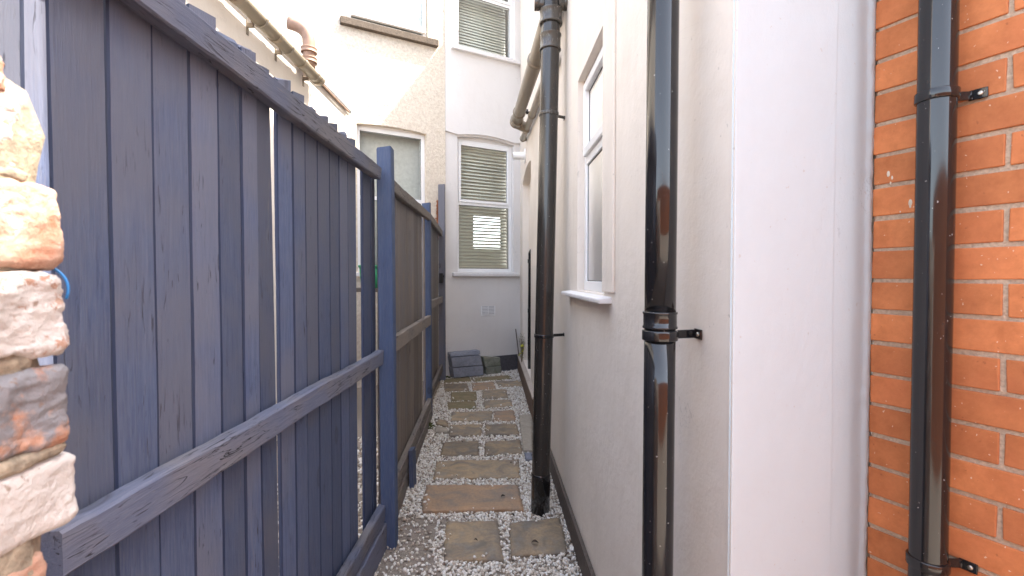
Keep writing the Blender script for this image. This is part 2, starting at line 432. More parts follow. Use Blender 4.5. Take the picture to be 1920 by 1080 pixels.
def m_ground():
    m = NT('ground_dirt'); v = m.coord(); n1 = m.noise(v, 90, 6, .7); n2 = m.noise(v, 4, 5, .6)
    c = m.mix(m.ramp(n1, [(.35, 0), (.65, 1)]), (.14, .115, .09), (.36, .31, .26)); c = m.mix(m.ramp(n2, [(.4, 0), (.65, .5)]), c, (.30, .25, .22))
    return m.done(c, .95, m.bump(n1, .8, .008), Specular_IOR_Level=.2)
M_GROUND = m_ground()
M_PAVE = m_plain('paving', (.36, .31, .26), .85, .4, 40, .15)
M_MOSS = m_plain('moss', (.085, .10, .02), .95, 1, 120, .35)
M_LEAF = m_plain('weed_leaf', (.16, .22, .03), .6, 0, 40, .3)
M_FLOWER = m_plain('yellow_flower', (.62, .60, .05), .6)
M_STEM = m_plain('dry_stem', (.20, .15, .09), .8)
M_DEAD = m_plain('dead_leaf', (.035, .024, .018), .8)
M_CABLE = m_plain('blue_plastic', (.03, .22, .55), .4)
M_FOAM = m_plain('exposed_brick', (.52, .20, .09), .9, 1, 60, .35)
M_BIN = m_plain('green_plastic', (.03, .28, .12), .5)
M_BLUEB = m_plain('pale_blue_plastic', (.10, .35, .55), .5)

# ================================================================ SETTING
bm = bmesh.new(); box(bm, WORLD, -150, 150, -150, 150, -.3, -.03)
tag(obj('ground', bm, M_PAVE), kind='structure')
bm = bmesh.new()   # bare earth of the passage, gently uneven
N = 60
vs = [[bm.verts.new((-2.1 + 3.1*i/30, .35 + 7.6*j/N, noise.noise(Vector((i*.4, j*.4, 0)))*.004)) for i in range(31)] for j in range(N+1)]
for j in range(N):
    for i in range(30): bm.faces.new([vs[j][i], vs[j][i+1], vs[j+1][i+1], vs[j+1][i]])
tag(obj('path', bm, M_GROUND), kind='structure')

# frames of the walls
WB = .042
FW = Fr((.475, 0), (-WB, 1)); FW.n = Vector((-1, -WB, 0)).normalized()          # right wing, u = distance down the passage
def wingX(d): return .475 - WB*d
FF = Fr((.150, 7.75), (-.875, -.485)); FF.n = Vector((.485, -.875, 0)).normalized()  # rear facade, u from the right corner leftwards

# ================================================================ RIGHT HOUSE
house = empty('rendered_house', (wingX(4), 4, 0), 'cream rendered house with black pipes along the right of the passage', 'house')
WOPEN = (2.01, 2.64, 1.43, 2.565)
bm = bmesh.new()
wall(bm, FW, [(.94, -.02), (7.9, -.02), (7.9, 6.5), (.94, 6.5)],
     [arch(WOPEN[0], WOPEN[1], WOPEN[2], WOPEN[3], 0), arch(5.7, 7.2, .26, 2.88, .08)], .10, rim=False)
obj('side_wall', bm, M_WING, house)
bm = bmesh.new()
box(bm, FW, 1.835, 2.008, 0, .012, 1.44, 4.2)
obj('window_band', bm, M_WING, house, .004)
# alcove back
bm = bmesh.new(); box(bm, FW, 5.0, 7.35, -.16, -.101, .0, 3.3); obj('alcove_back', bm, M_WING, house)
# low wall and coping under the alcove, plinths
bm = bmesh.new(); box(bm, FW, 4.95, 7.72, .001, .045, -.02, .235); obj('kerb_wall', bm, M_KERB, house, .004)
bm = bmesh.new(); box(bm, FW, 4.94, 7.74, -.012, .05, .237, .262); obj('coping', bm, M_CREAMTOP, house, .005)
bm = bmesh.new(); box(bm, FW, 5.71, 7.19, -.10, -.014, .0, .24); obj('alcove_ledge', bm, M_PLGREY, house)
bm = bmesh.new(); box(bm, FW, .96, 4.93, .001, .022, -.02, .150); obj('plinth', bm, M_PLINTH, house, .003)
# end pier (white, faces the camera)
PA = Vector((wingX(.94), .94, 0)); PB = Vector((.911, 1.197, 0))
FP = Fr(PA.xy, (PB-PA).xy); FP.n = Vector((FP.u.y, -FP.u.x, 0))
PL = (PB-PA).length
bm = bmesh.new()
cols = [(0, -.006), (.002, -.0018), (.005, -.0002), (.0065, 0), (.012, 0), (.08, .0002), (.16, 0), (.24, -.0005), (.315, 0), (.350, 0), (.3535, 0), (.3555, -.0012), (.357, -.0015), (.362, -.0015), (.40, -.003), (.43, -.006), (.455, -.009), (.48, -.0125), (.500, -.0145), (.510, -.0145), (.517, -.013), (.522, -.010), (.527, -.009), (PL, -.009), (PL+.004, -.02)]
ZR = [(-.02 + 4.0*i/500) for i in range(501)] + [5, 6.5]
g = []
for z in ZR:
    row = []
    for i, (u, ww) in enumerate(cols):
        k = i/(len(cols)-1)
        jt = 0
        if i >= len(cols)-2: jt = noise.noise(Vector((z*28, 0, 3)))*.006 + noise.noise(Vector((z*90, 5, 3)))*.003
        ww2 = ww + noise.noise(Vector((u*6, z*3, 8)))*.0022 + (noise.noise(Vector((u*2, z*1.2, 4)))*.003)
        if i == 0: ww2 = ww
        if .505 < u < .53: jt = noise.noise(Vector((z*24, 3, 3)))*.003; ww2 += noise.noise(Vector((z*40, 1, u*20)))*.002
        row.append(bm.verts.new(FP(u+jt, ww2, z)))
    g.append(row)
for a, b in zip(g, g[1:]):
    for i in range(len(cols)-1):
        f = bm.faces.new([a[i], a[i+1], b[i+1], b[i]]); f.smooth = True
obj('end_pier', bm, M_ENDW, house)
# rear wall, our half: lower wall with the window, proud upper wall with arched soffit
W1 = (.1223, 1.088, 1.58, 3.59); W1U = (.12, 1.10, 4.93, 6.4)
bm = bmesh.new()
wall(bm, FF, [(-.02, -.02), (1.284, -.02), (1.284, 3.9), (-.02, 3.9)], [arch(W1[0], W1[1], W1[2], 3.60, .05)], .12)
obj('rear_wall', bm, M_REAR, house)
bm = bmesh.new()
ph = [(1.284, 3.655), (1.284, 8.2), (-.05, 8.2), (-.05, 3.655), (W1[0]-.0, 3.64)]
n = 12
head = [(W1[0] + (W1[1]-W1[0])*i/n, 3.625 + .05*4*(i/n)*(1-i/n)) for i in range(n+1)]
out = [(-.05, 3.655)] + head + [(1.284, 3.655), (1.284, 8.2), (-.05, 8.2)]
wall(bm, FF, out, [arch(*W1U, 0)], .16, .035)
obj('upper_rear_wall', bm, M_REAR, house)
bm = bmesh.new(); box(bm, FF, .0, 1.10, .001, .012, -.02, .262); obj('rear_plinth', bm, M_PLGREY, house, .003)
# roof and eaves of the wing; the eave line throws the shade on the far facade
bm = bmesh.new(); fp = [FW(.93, .10, 0), (.90, 1.17, 0), (3.4, 1.32, 0), (3.2, 8.0, 0), FW(8.0, .10, 0)]
lo = [bm.verts.new((p[0], p[1], 6.5)) for p in fp]; hi = [bm.verts.new((p[0], p[1], 6.62)) for p in fp]
bm.faces.new(lo); bm.faces.new(hi)
for i in range(5): bm.faces.new([lo[i], lo[(i+1) % 5], hi[(i+1) % 5], hi[i]])
obj('roof', bm, M_ROOF, house)
bm = bmesh.new(); FE = Fr((.93, 1.23), (1, .05)); FE.n = Vector((.05, -1, 0)); box(bm, FE, 0, 2.3, -.1, 0, 0, 6.5); obj('end_wall', bm, M_WING, house)
bm = bmesh.new(); box(bm, FW, 1.45, 7.6, -2.8, -2.7, 0, 6.5); obj('far_side_wall', bm, M_WING, house)
# air brick
bm = bmesh.new(); c0 = .44
A0 = (.455, .705, .90, 1.055)
box(bm, FF, A0[0], A0[1], .001, .006, A0[2], A0[3])
for r in range(6):
    for c in range(2):
        z = A0[2]+.018+r*.0225; u = A0[0]+.018+c*.112
        box(bm, FF, u, u+.098, .006, .012, z, z+.010)
av = obj('air_vent', bm, M_UPVC, house)
bm = bmesh.new()
for r in range(6):
    for c in range(2):
        z = A0[2]+.0285+r*.0225; u = A0[0]+.018+c*.112
        box(bm, FF, u, u+.098, .0061, .0072, z, z+.0105)
obj('vent_slot', bm, m_plain('vent_shade', (.46, .46, .48), .8), av)

# ================================================================ NEIGHBOUR HOUSE
nb = empty('pebbledashed_house', (-2.145, 6.5, 0), 'pebbledashed neighbouring house in sun beyond the fence with its low side wing', 'house')
N1 = (1.574, 2.55, 1.58, 3.56); N2 = (1.549, 2.657, 4.93, 6.5)
bm = bmesh.new()
wall(bm, FF, [(1.286, -.02), (6.5, -.02), (6.5, 8.2), (1.286, 8.2)], [arch(N1[0], N1[1], N1[2], 3.565, .03), arch(*N2, 0)], .14, .02)
obj('rear_wall', bm, M_DASH, nb)
GX = -2.145
bm = bmesh.new(); box(bm, WORLD, GX-.1, GX, .2, 6.46, 0, 3.66); obj('wing_wall', bm, M_SUNW, nb)
bm = bmesh.new()   # lean-to roof rising away from the passage
vs = [bm.verts.new(p) for p in ((GX+.03, .2, 3.67), (GX+.03, 6.42, 3.67), (GX-2.2, 5.2, 4.6), (GX-2.2, .2, 4.6), (GX+.03, .2, 3.70), (GX+.03, 6.42, 3.70), (GX-2.2, 5.2, 4.63), (GX-2.2, .2, 4.63))]
for f in ((0,1,2,3),(4,7,6,5),(0,4,5,1),(1,5,6,2),(2,6,7,3),(3,7,4,0)): bm.faces.new([vs[i] for i in f])
obj('roof', bm, M_ROOF, nb)
bm = bmesh.new(); tube(bm, [(GX+.035, y, 3.655+.004*math.sin(y*5)) for y in [i*.1+.3 for i in range(61)]], .012, 10); obj('eaves_trim', bm, M_CLAY, nb)
# ragged strip of bare brick where the dash is broken off beside the fence end
bm = tonelayer(bmesh.new())
for i in range(46):
    z = 2.05 + i*.0125; u = 1.405 + noise.noise(Vector((i*.9, 0, 0)))*.02
    box(bm, FF, u-.012-random.random()*.010, u+.016+random.random()*.016, .015, .032+random.random()*.02, z, z+.013)
obj('bare_brick_strip', bm, M_FOAM, nb)

# ---------------------------------------------------------------- windows
def window(parent, F, u0, u1, z0, z1, inset, trans=None, wo=0.0, glass=M_GLASS, fw=.055, sash=(True, True), sill=None, tilt=0, sillmat=M_SILL, name='window', head=False):
    """upvc window set in an opening: outer frame, transom, sashes, panes, sill; each of them a part"""
    b = wo - inset; T = .06
    bm = bmesh.new()
    box(bm, F, u0, u0+fw, b-T, b, z0, z1); box(bm, F, u1-fw, u1, b-T, b, z0, z1)
    box(bm, F, u0+fw, u1-fw, b-T, b-.001, z0, z0+fw); box(bm, F, u0+fw, u1-fw, b-T, b-.001, z1-fw, z1)
    lights = [(z0+fw, z1-fw)]
    if head:
        bh_ = bmesh.new(); box(bh_, F, u0, u1, b-.05, b-.006, z1+.001, z1+.13)
    if trans:
        box(bm, F, u0+fw, u1-fw, b-T, b-.001, trans-.028, trans+.028)
        lights = [(z0+fw, trans-.028), (trans+.028, z1-fw)]
    wn_ = obj(name, bm, M_UPVC, parent, .004)
    if head: obj('head_panel', bh_, M_REAR, wn_)
    for i, (a, c) in enumerate(lights):
        o = .0; s = .042; p = b + (.016 if sash[min(i, 1)] else .004)
        G = F
        if tilt and i == len(lights)-1:
            class T_:
                def __call__(s_, u, w_, z):
                    h = c + .01; dz = h - z; ca, sa = math.cos(tilt), math.sin(tilt); ww = w_ - b
                    return F(u, b + ww*ca + dz*sa, h - dz*ca + ww*sa)
            G = T_()
        if sash[min(i, 1)]:
            x0, x1, y0, y1 = u0+fw-.012, u1-fw+.012, a-.012, c+.012
            bm = bmesh.new()
            box(bm, G, x0, x0+s, b-.03, p, y0, y1); box(bm, G, x1-s, x1, b-.03, p, y0, y1)
            box(bm, G, x0+s, x1-s, b-.03, p-.001, y0, y0+s); box(bm, G, x0+s, x1-s, b-.03, p-.001, y1-s, y1)
            sh = obj('sash', bm, M_UPVC, wn_, .004)
            gx = (x0+s, x1-s, y0+s, y1-s)
        else: gx = (u0+fw, u1-fw, a, c)
        bm = bmesh.new()
        e = .004
        for q in ((gx[0], gx[0]+e, gx[2], gx[3]), (gx[1]-e, gx[1], gx[2], gx[3]), (gx[0]+e, gx[1]-e, gx[2], gx[2]+e), (gx[0]+e, gx[1]-e, gx[3]-e, gx[3])):
            box(bm, G, q[0], q[1], b-.02, b-.0095, q[2], q[3])
        obj('gasket', bm, M_GASKET, wn_)
        bm = bmesh.new(); v = [bm.verts.new(G(u, b-.012, z)) for u, z in ((gx[0], gx[2]), (gx[1], gx[2]), (gx[1], gx[3]), (gx[0], gx[3]))]; bm.faces.new(v)
        obj('pane', bm, glass, wn_)
    if sill:
        bm = bmesh.new(); a, c, d0, d1, h = sill
        vs, fs = box(bm, F, a, c, d0, d1, z0-h, z0-.002)
        for v in vs:
            if (v.co - F(0, d1, v.co.z)).dot(F.n) > -.001 and v.co.z > z0-.01: v.co.z -= .012
        obj('sill', bm, sillmat, wn_, .006)
    return wn_
def room(F, u0, u1, z0, z1, w0, w1, hole=None, parent=None, name='room'):
    bm = bmesh.new()
    box(bm, F, u0-.05, u0, w1, w0, z0, z1); box(bm, F, u1, u1+.05, w1, w0, z0, z1)
    box(bm, F, u0, u1, w1, w0, z0-.05, z0); box(bm, F, u0, u1, w1, w0, z1, z1+.05)
    G = Fr((0, 0), (1, 0)); G.o = F.o.copy(); G.u = F.u; G.n = F.n
    wall(bm, G, [(u0, z0), (u1, z0), (u1, z1), (u0, z1)], [hole] if hole else [], .05, w1)
    return obj(name, bm, M_ROOM, parent)
def pane_hit(x, y, F, wv):
    d = px(x, y); k = (F(0, wv, 0) - Vector((0, 0, 0))).dot(F.n)/d.dot(F.n); p = Vector((0, 0, CAMZ)) + d*k
    return (p - F.o).dot(F.u), p.z
w_low = window(house, FF, W1[0], W1[1], W1[2], W1[3], .07, trans=2.63, sash=(False, True), head=True, sill=(W1[0]-.07, W1[1]+.09, -.07, .06, .065))
w_up = window(house, FF, W1U[0], W1U[1], W1U[2], W1U[3], .07, trans=5.78, wo=.035, sash=(False, True), sill=(W1U[0]-.09, W1U[1]+.10, -.04, .10, .075))
n_low = window(nb, FF, N1[0], N1[1], N1[2], N1[3], .08, trans=2.60, wo=.02, sash=(False, False), head=True, sill=(N1[0]-.06, N1[1]+.06, -.08, .07, .07))
n_up = window(nb, FF, N2[0], N2[1], N2[2], N2[3], .06, wo=.02, sash=(True, True), tilt=R(3.5), glass=M_FROST, sill=(N2[0]-.14, N2[1]+.10, -.06, .09, .105), sillmat=M_STSILL)
# far room with a bright window at its back, seen through the slats
hp = [pane_hit(x, y, FF, -3.2) for x, y in ((888, 466), (939, 408))]
ha, hb = sorted((hp[0][0], hp[1][0])); hz0, hz1 = sorted((hp[0][1], hp[1][1]))
room(FF, -1.6, 1.25, .3, 3.95, -.165, -3.2, [(ha, hz0), (hb, hz0), (hb, hz1), (ha, hz1)], house)
room(FF, -.3, 1.25, 4.3, 7.0, -.165, -2.0, None, house)
room(FF, 1.35, 3.2, .3, 3.95, -.165, -2.0, None, nb)
room(FF, 1.35, 3.2, 4.3, 7.4, -.165, -2.0, None, nb)
# side window of the wing
w_side = window(house, FW, WOPEN[0]-.03, WOPEN[1], WOPEN[2], WOPEN[3], .038, trans=2.13, fw=.05, sash=(False, True), glass=M_OBSC, sill=(WOPEN[0]-.13, WOPEN[1]+.24, -.04, .055, .035))
room(FW, 1.5, 3.3, .5, 3.0, -.105, -1.6, None, house)

def blind(F, u0, u1, z0, z1, wv, pitch, sw, tilt, label, droop=0):
    t = empty('venetian_blind', F((u0+u1)/2, wv, z0), label, 'blind')
    bm = bmesh.new(); box(bm, F, u0, u1, wv-.02, wv+.02, z1-.035, z1); obj('head_rail', bm, M_SLATB, t, .002)
    bm = bmesh.new(); z = z1-.06; i = 0
    while z > z0+.02:
        c, s = math.cos(tilt+random.uniform(-.05, .05)), math.sin(tilt)
        dz = random.uniform(-.002, .002)
        prev = None
        for k in range(5):
            f = k/4-.5; ww = f*sw*c; zz = f*sw*s + (1-4*f*f)*.003
            cur = [bm.verts.new(F(u0+.005, wv+ww, z+zz+dz)), bm.verts.new(F(u1-.005, wv+ww, z+zz-dz))]
            if prev: fc = bm.faces.new([prev[0], prev[1], cur[1], cur[0]]); fc.smooth = True
            prev = cur
        z -= pitch; i += 1
    so_ = obj('slats', bm, M_SLATB, t); md = so_.modifiers.new('solid', 'SOLIDIFY'); md.thickness = .0012
    bm = bmesh.new(); box(bm, F, u0, u1, wv-.015, wv+.015, z0, z0+.018); obj('bottom_rail', bm, M_SLATB, t, .002)
    for u in (u0+.10, (u0+u1)/2+.03, u1-.10):
        bm = bmesh.new(); tube(bm, [F(u, wv+sw/2*math.cos(tilt)+.003, z1-.03), F(u, wv+sw/2*math.cos(tilt)+.003, z0+.01)], .0018, 6); obj('ladder_cord', bm, M_CORD, t)
    return t
blind(FF, W1[0]+.02, W1[1]-.02, 1.66, 3.54, -.20, .052, .05, R(-42), 'venetian blind behind the lower rear window above the grey plinth')
blind(FF, W1U[0]+.02, W1U[1]-.02, 5.0, 6.35, -.24, .044, .05, R(-58), 'closed venetian blind behind the upper floor window over the rear wall')
def curtain(F, u0, u1, z0, z1, wv, label, folds=9, amp=.014, name='net_curtain', mat=None):
    bm = bmesh.new(); n = 90; prev = None
    for i in range(n+1):
        f = i/n; u = u0+(u1-u0)*f
        cur = []
        for j in range(9):
            z = z0+(z1-z0)*j/8; a = amp*(1.2-.6*j/8)
            cur.append(bm.verts.new(F(u+noise.noise(Vector((f*5, j*.3, 2)))*.01, wv + math.sin(f*folds*6.28+noise.noise(Vector((f*3, j*.2, 0)))*2)*a, z)))
        if prev:
            for j in range(8): fc = bm.faces.new([prev[j], cur[j], cur[j+1], prev[j+1]]); fc.smooth = True
        prev = cur
    o = obj(name, bm, mat or M_CURT); md = o.modifiers.new('solid', 'SOLIDIFY'); md.thickness = .002
    return tag(o, label, 'curtain')
curtain(FW, 1.85, 2.75, 1.40, 2.62, -.135, 'pale net curtain behind the side window between the two black pipes')
curtain(FF, 1.50, 2.62, 1.55, 3.62, -.24, 'cream curtain drawn behind the neighbour lower window', 2, .006, mat=m_plain('cream_cloth', (.60, .59, .56), .9, .2, 20, .1))

# ================================================================ FENCE
fence = empty('wooden_fence', (-.7, 2.65, 0), 'blue grey painted timber fence of upright boards along the left of the passage', 'fence')
XB = -.755
def rx(): return random.random()
# bay 1: seams read off the photograph (distance along the passage)
seams = [.30, .41, .52, .63, .745, .79, .902, 1.012, 1.127, 1.238, 1.343, 1.43, 1.527]
seams2 = [1.556, 1.657, 1.757, 1.87, 1.994, 2.10, 2.21, 2.325]
seams3 = [2.355, 2.46]
bm = tonelayer(bmesh.new())
def lay(seams, top=2.145, bot=.10, gap=.0042, X=XB, tones=None, tilt=.005, lastlean=0):
    """boards nailed a little skew, each one's near edge tucked behind the edge of the one before"""
    for i, (a, b) in enumerate(zip(seams, seams[1:])):
        ln = random.uniform(-.002, .002); ll = lastlean if i == len(seams)-2 else 0
        tp = top + random.uniform(-.011, .011); dx = random.uniform(-.0015, .0015)
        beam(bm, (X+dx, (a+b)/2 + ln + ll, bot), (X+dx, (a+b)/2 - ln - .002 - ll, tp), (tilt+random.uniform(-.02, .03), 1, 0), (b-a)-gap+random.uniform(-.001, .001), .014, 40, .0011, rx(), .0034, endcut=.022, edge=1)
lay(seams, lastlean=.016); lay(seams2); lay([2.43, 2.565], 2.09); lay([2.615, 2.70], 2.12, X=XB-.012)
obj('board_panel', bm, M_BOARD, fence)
def rails(zt, x0, y0, x1, y1, h, t, z1=None, mat=M_RAIL, name='rail', endcut=.02, jit=.003):
    bm = tonelayer(bmesh.new()); z1 = zt if z1 is None else z1
    beam(bm, (x0, y0, zt), (x1, y1, z1), (0, 0, 1), h, t, 60, jit, rx(), .005, endcut=endcut)
    return obj(name, bm, mat, fence)
rails(2.052, -.722, .28, -.712, 2.57, .072, .042, name='top_rail')
rails(1.065, -.722, .742, -.712, 2.60, .076, .042, name='middle_rail')
rails(.205, -.722, .28, -.712, 2.62, .085, .042, name='bottom_rail')
rails(.075, -.715, .28, -.700, 2.62, .150, .030, mat=M_RAIL, name='gravel_board')
def post(x, y, sx, sy, h, lean=(0, 0), mat=M_POST):
    bm = tonelayer(bmesh.new())
    beam(bm, (x, y, -.02), (x+lean[0], y+lean[1], h), (1, 0, 0), sx, sy, 50, .0012, rx(), .006, endcut=.012)
    return obj('post', bm, mat, fence)
post(-.678, 2.655, .080, .075, 2.205, (-.012, 0))
post(-.885, 5.10, .085, .085, 2.28, (-.01, 0))
post(-.995, 6.93, .095, .06, 2.83, mat=m_wood('greyed_post', 2, (.11, .12, .165), (.165, .172, .215), (.16, .155, .17), .5, .4, .2))
# bay 2
bm = tonelayer(bmesh.new())
y = 2.74; X0 = -.745
while y < 5.0:
    f = (y-2.74)/2.3; wd = .098; x = X0 - .155*f
    if abs(y-4.78) > .06:
        beam(bm, (x, y, .12), (x, y+random.uniform(-.01, .01), 2.10+.10*f+random.uniform(-.01, .01)), (-.067, 1, 0), wd-random.choice((.002, .004, .010)), .016, 20, .002, rx(), .002, endcut=.012)
    y += .1
obj('board_panel', bm, M_BOARDX, fence)
rails(2.04, -.708, 2.71, -.865, 5.06, .075, .042, 2.135, M_RAILX, 'top_rail')
rails(1.095, -.708, 2.71, -.865, 5.06, .10, .042, 1.05, M_RAILX, 'middle_rail')
rails(.215, -.708, 2.71, -.865, 5.06, .10, .042, .17, M_RAILX, 'bottom_rail')
rails(.07, -.700, 2.71, -.852, 5.06, .13, .03, .05, M_RAILX, 'gravel_board')
bm = tonelayer(bmesh.new()); beam(bm, (-.70, 3.40, -.01), (-.712, 3.42, .27), (0, 1, 0), .11, .03, 8, .002, .3, .003); obj('peg', bm, M_BOARD, fence)
# bay 3, next to the far wall
bm = tonelayer(bmesh.new())
y = 5.22
while y < 6.85:
    f = (y-5.2)/1.7
    beam(bm, (-.93-.12*f, y, .1), (-.93-.12*f, y, 2.22-.03*f+random.uniform(-.01, .01)), (-.07, 1, 0), .096, .016, 16, .002, rx(), .002, endcut=.012); y += .1
obj('board_panel', bm, M_BOARDX, fence)
rails(2.16, -.885, 5.16, -1.00, 6.88, .08, .042, 2.13, M_RAILX, 'top_rail')
rails(1.20, -.885, 5.16, -1.00, 6.88, .09, .042, 1.18, M_RAILX, 'middle_rail')
rails(.2, -.885, 5.16, -1.00, 6.88, .1, .042, .2, M_RAILX, 'bottom_rail')
bm = bmesh.new(); box(bm, WORLD, -1.02, -.97, 6.82, 6.90, 1.42, 1.56); box(bm, WORLD, -.99, -.955, 6.86, 6.885, 1.50, 1.53); obj('latch', bm, M_GASKET, fence, .003)

# ================================================================ OLD BRICK PIER (left, near)
pier = empty('brick_pier', (-.5, .3, 0), 'rough old brick pier with flaking white paint at the left edge', 'pier')
def rough_brick(bm, x0, x1, y0, y1, z0, z1, tone, cuts=10, amp=.006, rnd=.012, seed=0):
    tmp = bmesh.new(); bmesh.ops.create_cube(tmp, size=2); bmesh.ops.subdivide_edges(tmp, edges=tmp.edges, cuts=cuts, use_grid_fill=True)
    hx, hy, hz = (x1-x0)/2, (y1-y0)/2, (z1-z0)/2; c = Vector(((x0+x1)/2, (y0+y1)/2, (z0+z1)/2)); mp = {}
    for v in tmp.verts:
        p = Vector((v.co.x*hx, v.co.y*hy, v.co.z*hz))
        q = Vector((max(-hx+rnd, min(hx-rnd, p.x)), max(-hy+rnd, min(hy-rnd, p.y)), max(-hz+rnd, min(hz-rnd, p.z))))
        d = p-q
        if d.length > 1e-6: p = q + d.normalized()*rnd
        dn = (p-q).normalized() if (p-q).length > 1e-6 else Vector((0, 0, 1))
        s = Vector((p.x, p.y, p.z))*18 + Vector((seed, seed*2, 0))
        p += dn*(noise.noise(s)*amp + noise.noise(s*3.1)*amp*.45 + noise.noise(s*8)*amp*.34 + noise.noise(s*19)*amp*.16)
        mp[v] = bm.verts.new(p + c)
    fs = []
    for f in tmp.faces:
        nf = bm.faces.new([mp[v] for v in f.verts]); nf.smooth = True; fs.append(nf)
    paint(bm, fs, tone); tmp.free()
bm = tonelayer(bmesh.new())
XF = -.388
#        z0     z1     y1    (paint, grey, clay)  amp
rows = [(1.582, 1.645, .389, (.62, .25, .9), .007), (1.640, 1.674, .380, (.45, .30, .8), .008),
        (1.507, 1.578, .424, (.38, .12, 1.0), .004), (1.436, 1.505, .420, (.60, .20, .7), .007),
        (1.357, 1.425, .419, (.33, .62, .6), .006), (1.284, 1.347, .429, (.95, .05, .2), .003), (1.21, 1.274, .401, (.30, .15, .3), .005)]
z = 1.205
while z > .05: rows.append((z-.066, z-.003, .41+random.uniform(-.012, .01), (random.random()*.8, random.random()*.5, random.random()), .004)); z -= .076
for i, (a, b, y1, tn, am) in enumerate(rows):
    rough_brick(bm, -.60, XF+random.uniform(-.004, .004), y1-.20, y1, a, b, tn, 46 if i < 7 else 6, am, .009, i*7.3)
    for k in range(4):
        yy = y1-.21-k*.225; rough_brick(bm, -.60, XF+random.uniform(-.006, .004), yy-.213, yy, a, b, (random.random(), random.random()*.5, random.random()), 6, .004, .01, i*3+k)
obj('bricks', bm, M_OLD, pier)
bm = tonelayer(bmesh.new())
rough_brick(bm, -.59, XF-.006, -.6, .410, .0, 1.66, .5, 40, .010, .02, 3)
mt = obj('mortar', bm, M_MORTAR2, pier)
for i, (y1, z0_, z1_, dx) in enumerate(((.418, 1.346, 1.360, .004), (.392, 1.425, 1.438, -.002), (.392, 1.576, 1.586, -.002))):
    bm = tonelayer(bmesh.new()); rough_brick(bm, -.5, XF+dx, .24, y1, z0_, z1_, .5, 24, .004, .006, 9+i*3); obj('pointing', bm, M_MORTAR2, mt)
bm = bmesh.new(); tube(bm, bend((XF-.03, .412, 1.52), (XF-.002, .430, 1.50), (XF-.015, .424, 1.455), .02, 10), .0012, 8)
tag(obj('plastic_twine', bm, M_CABLE, smooth=True), 'longer blue plastic twine curling round the edge of the third old brick of the pier', 'twine', 'blue twine in the brick pier')
bm = bmesh.new(); tube(bm, bend((XF-.03, .36, 1.60), (XF-.004, .384, 1.585), (XF-.02, .375, 1.57), .012, 8), .0016, 8)
tag(obj('plastic_twine', bm, M_CABLE, smooth=True), 'short scrap of blue plastic twine in the joint above the large pale brick', 'twine', 'blue twine in the brick pier')

# ================================================================ ORANGE BRICK WALL (right, near)
bw = empty('brick_wall', (.97, 1.08, 0), 'orange brick wall with raked mortar joints behind the pipe at the right edge', 'wall')
FB = Fr((.925, 1.17), (.454, -.891)); FB.n = Vector((-.891, -.454, 0)).normalized()
bm = tonelayer(bmesh.new()); bh = .0775; ZJ = 1.569
k0 = -int(ZJ/bh)-1
nrow = int((4.0-ZJ)/bh)
for k in range(k0, nrow):
    z0 = ZJ + k*bh + .0052; z1 = ZJ + (k+1)*bh - .0052
    if z0 < -.03: continue
    odd = ((k+100) % 2) == (1 if True else 0)
    off = .205 if not odd else .0925
    s = off - .225*3
    while s < 1.5:
        a = max(s+.0045, -.04); b = s+.225-.0045
        if b > .03:
            if a < .03: a = -.04
            jt = random.uniform(-.0015, .0015)
            vs, fs = box(bm, FB, a, b, -.05, random.uniform(-.001, .0012), z0+jt, z1+jt*.5, rx())
            for v in vs: v.co += Vector((0, 0, random.uniform(-.0012, .0012))) + FB.u*random.uniform(-.0015, .0015)
        s += .225
obj('bricks', bm, M_BRICK, bw, .0022, seg=2)
bm = bmesh.new(); n = 240; prev = None
for i in range(61):
    u = -.035 + 1.75*i/60; cur = [bm.verts.new(FB(u, -.0042 + noise.noise(Vector((u*60, j*.9, 0)))*.002, -.02+4.0*j/n)) for j in range(n+1)]
    if prev:
        for j in range(n): bm.faces.new([prev[j], cur[j], cur[j+1], prev[j+1]])
    prev = cur
obj('mortar', bm, M_MORTAR, bw)
bm = bmesh.new(); box(bm, FB, -.03, 1.7, -.3, .03, 3.99, 4.05); obj('coping', bm, M_SILL, bw)
bm = bmesh.new()   # dabs of filler left on the bricks beside the pier
for (x, y, r) in ((1665, 326, .006), (1672, 333, .004), (1669, 343, .003), (1706, 380, .0065), (1706, 386, .004), (1687, 397, .002)):
    u, z = pane_hit(x, y, FB, .002)
    bmesh.ops.create_uvsphere(bm, u_segments=10, v_segments=6, radius=r, matrix=Matrix.Translation(FB(u, .0, z)) @ Matrix.Rotation(math.atan2(FB.u.y, FB.u.x), 4, 'Z') @ Matrix.Diagonal((.6, .25, 1.3, 1)))
obj('filler_dabs', bm, m_plain('filler', (.75, .66, .52), .8), bw, smooth=True)

# wall added behind the camera to cut sky light, mirrored in the pipes
bm = tonelayer(bmesh.new())
for k in range(30):
    s = -3.2 + (.1125 if k % 2 else 0)
    while s < 3.6:
        box(bm, WORLD, s+.005, s+.22, -2.6, -2.4+random.uniform(-.001, .002), k*.0775-.02, k*.0775+.048, rx()); s += .225
gw = empty('sky_blocker_wall', (0, -2.5, 0), 'unseen orange brick wall added behind the camera to cut sky light, mirrored in the black pipes', 'wall')
obj('bricks', bm, M_BRICK, gw)
bm = bmesh.new(); box(bm, WORLD, -3.2, 3.8, -2.59, -2.408, -.02, 2.33); obj('mortar', bm, M_MORTAR, gw)

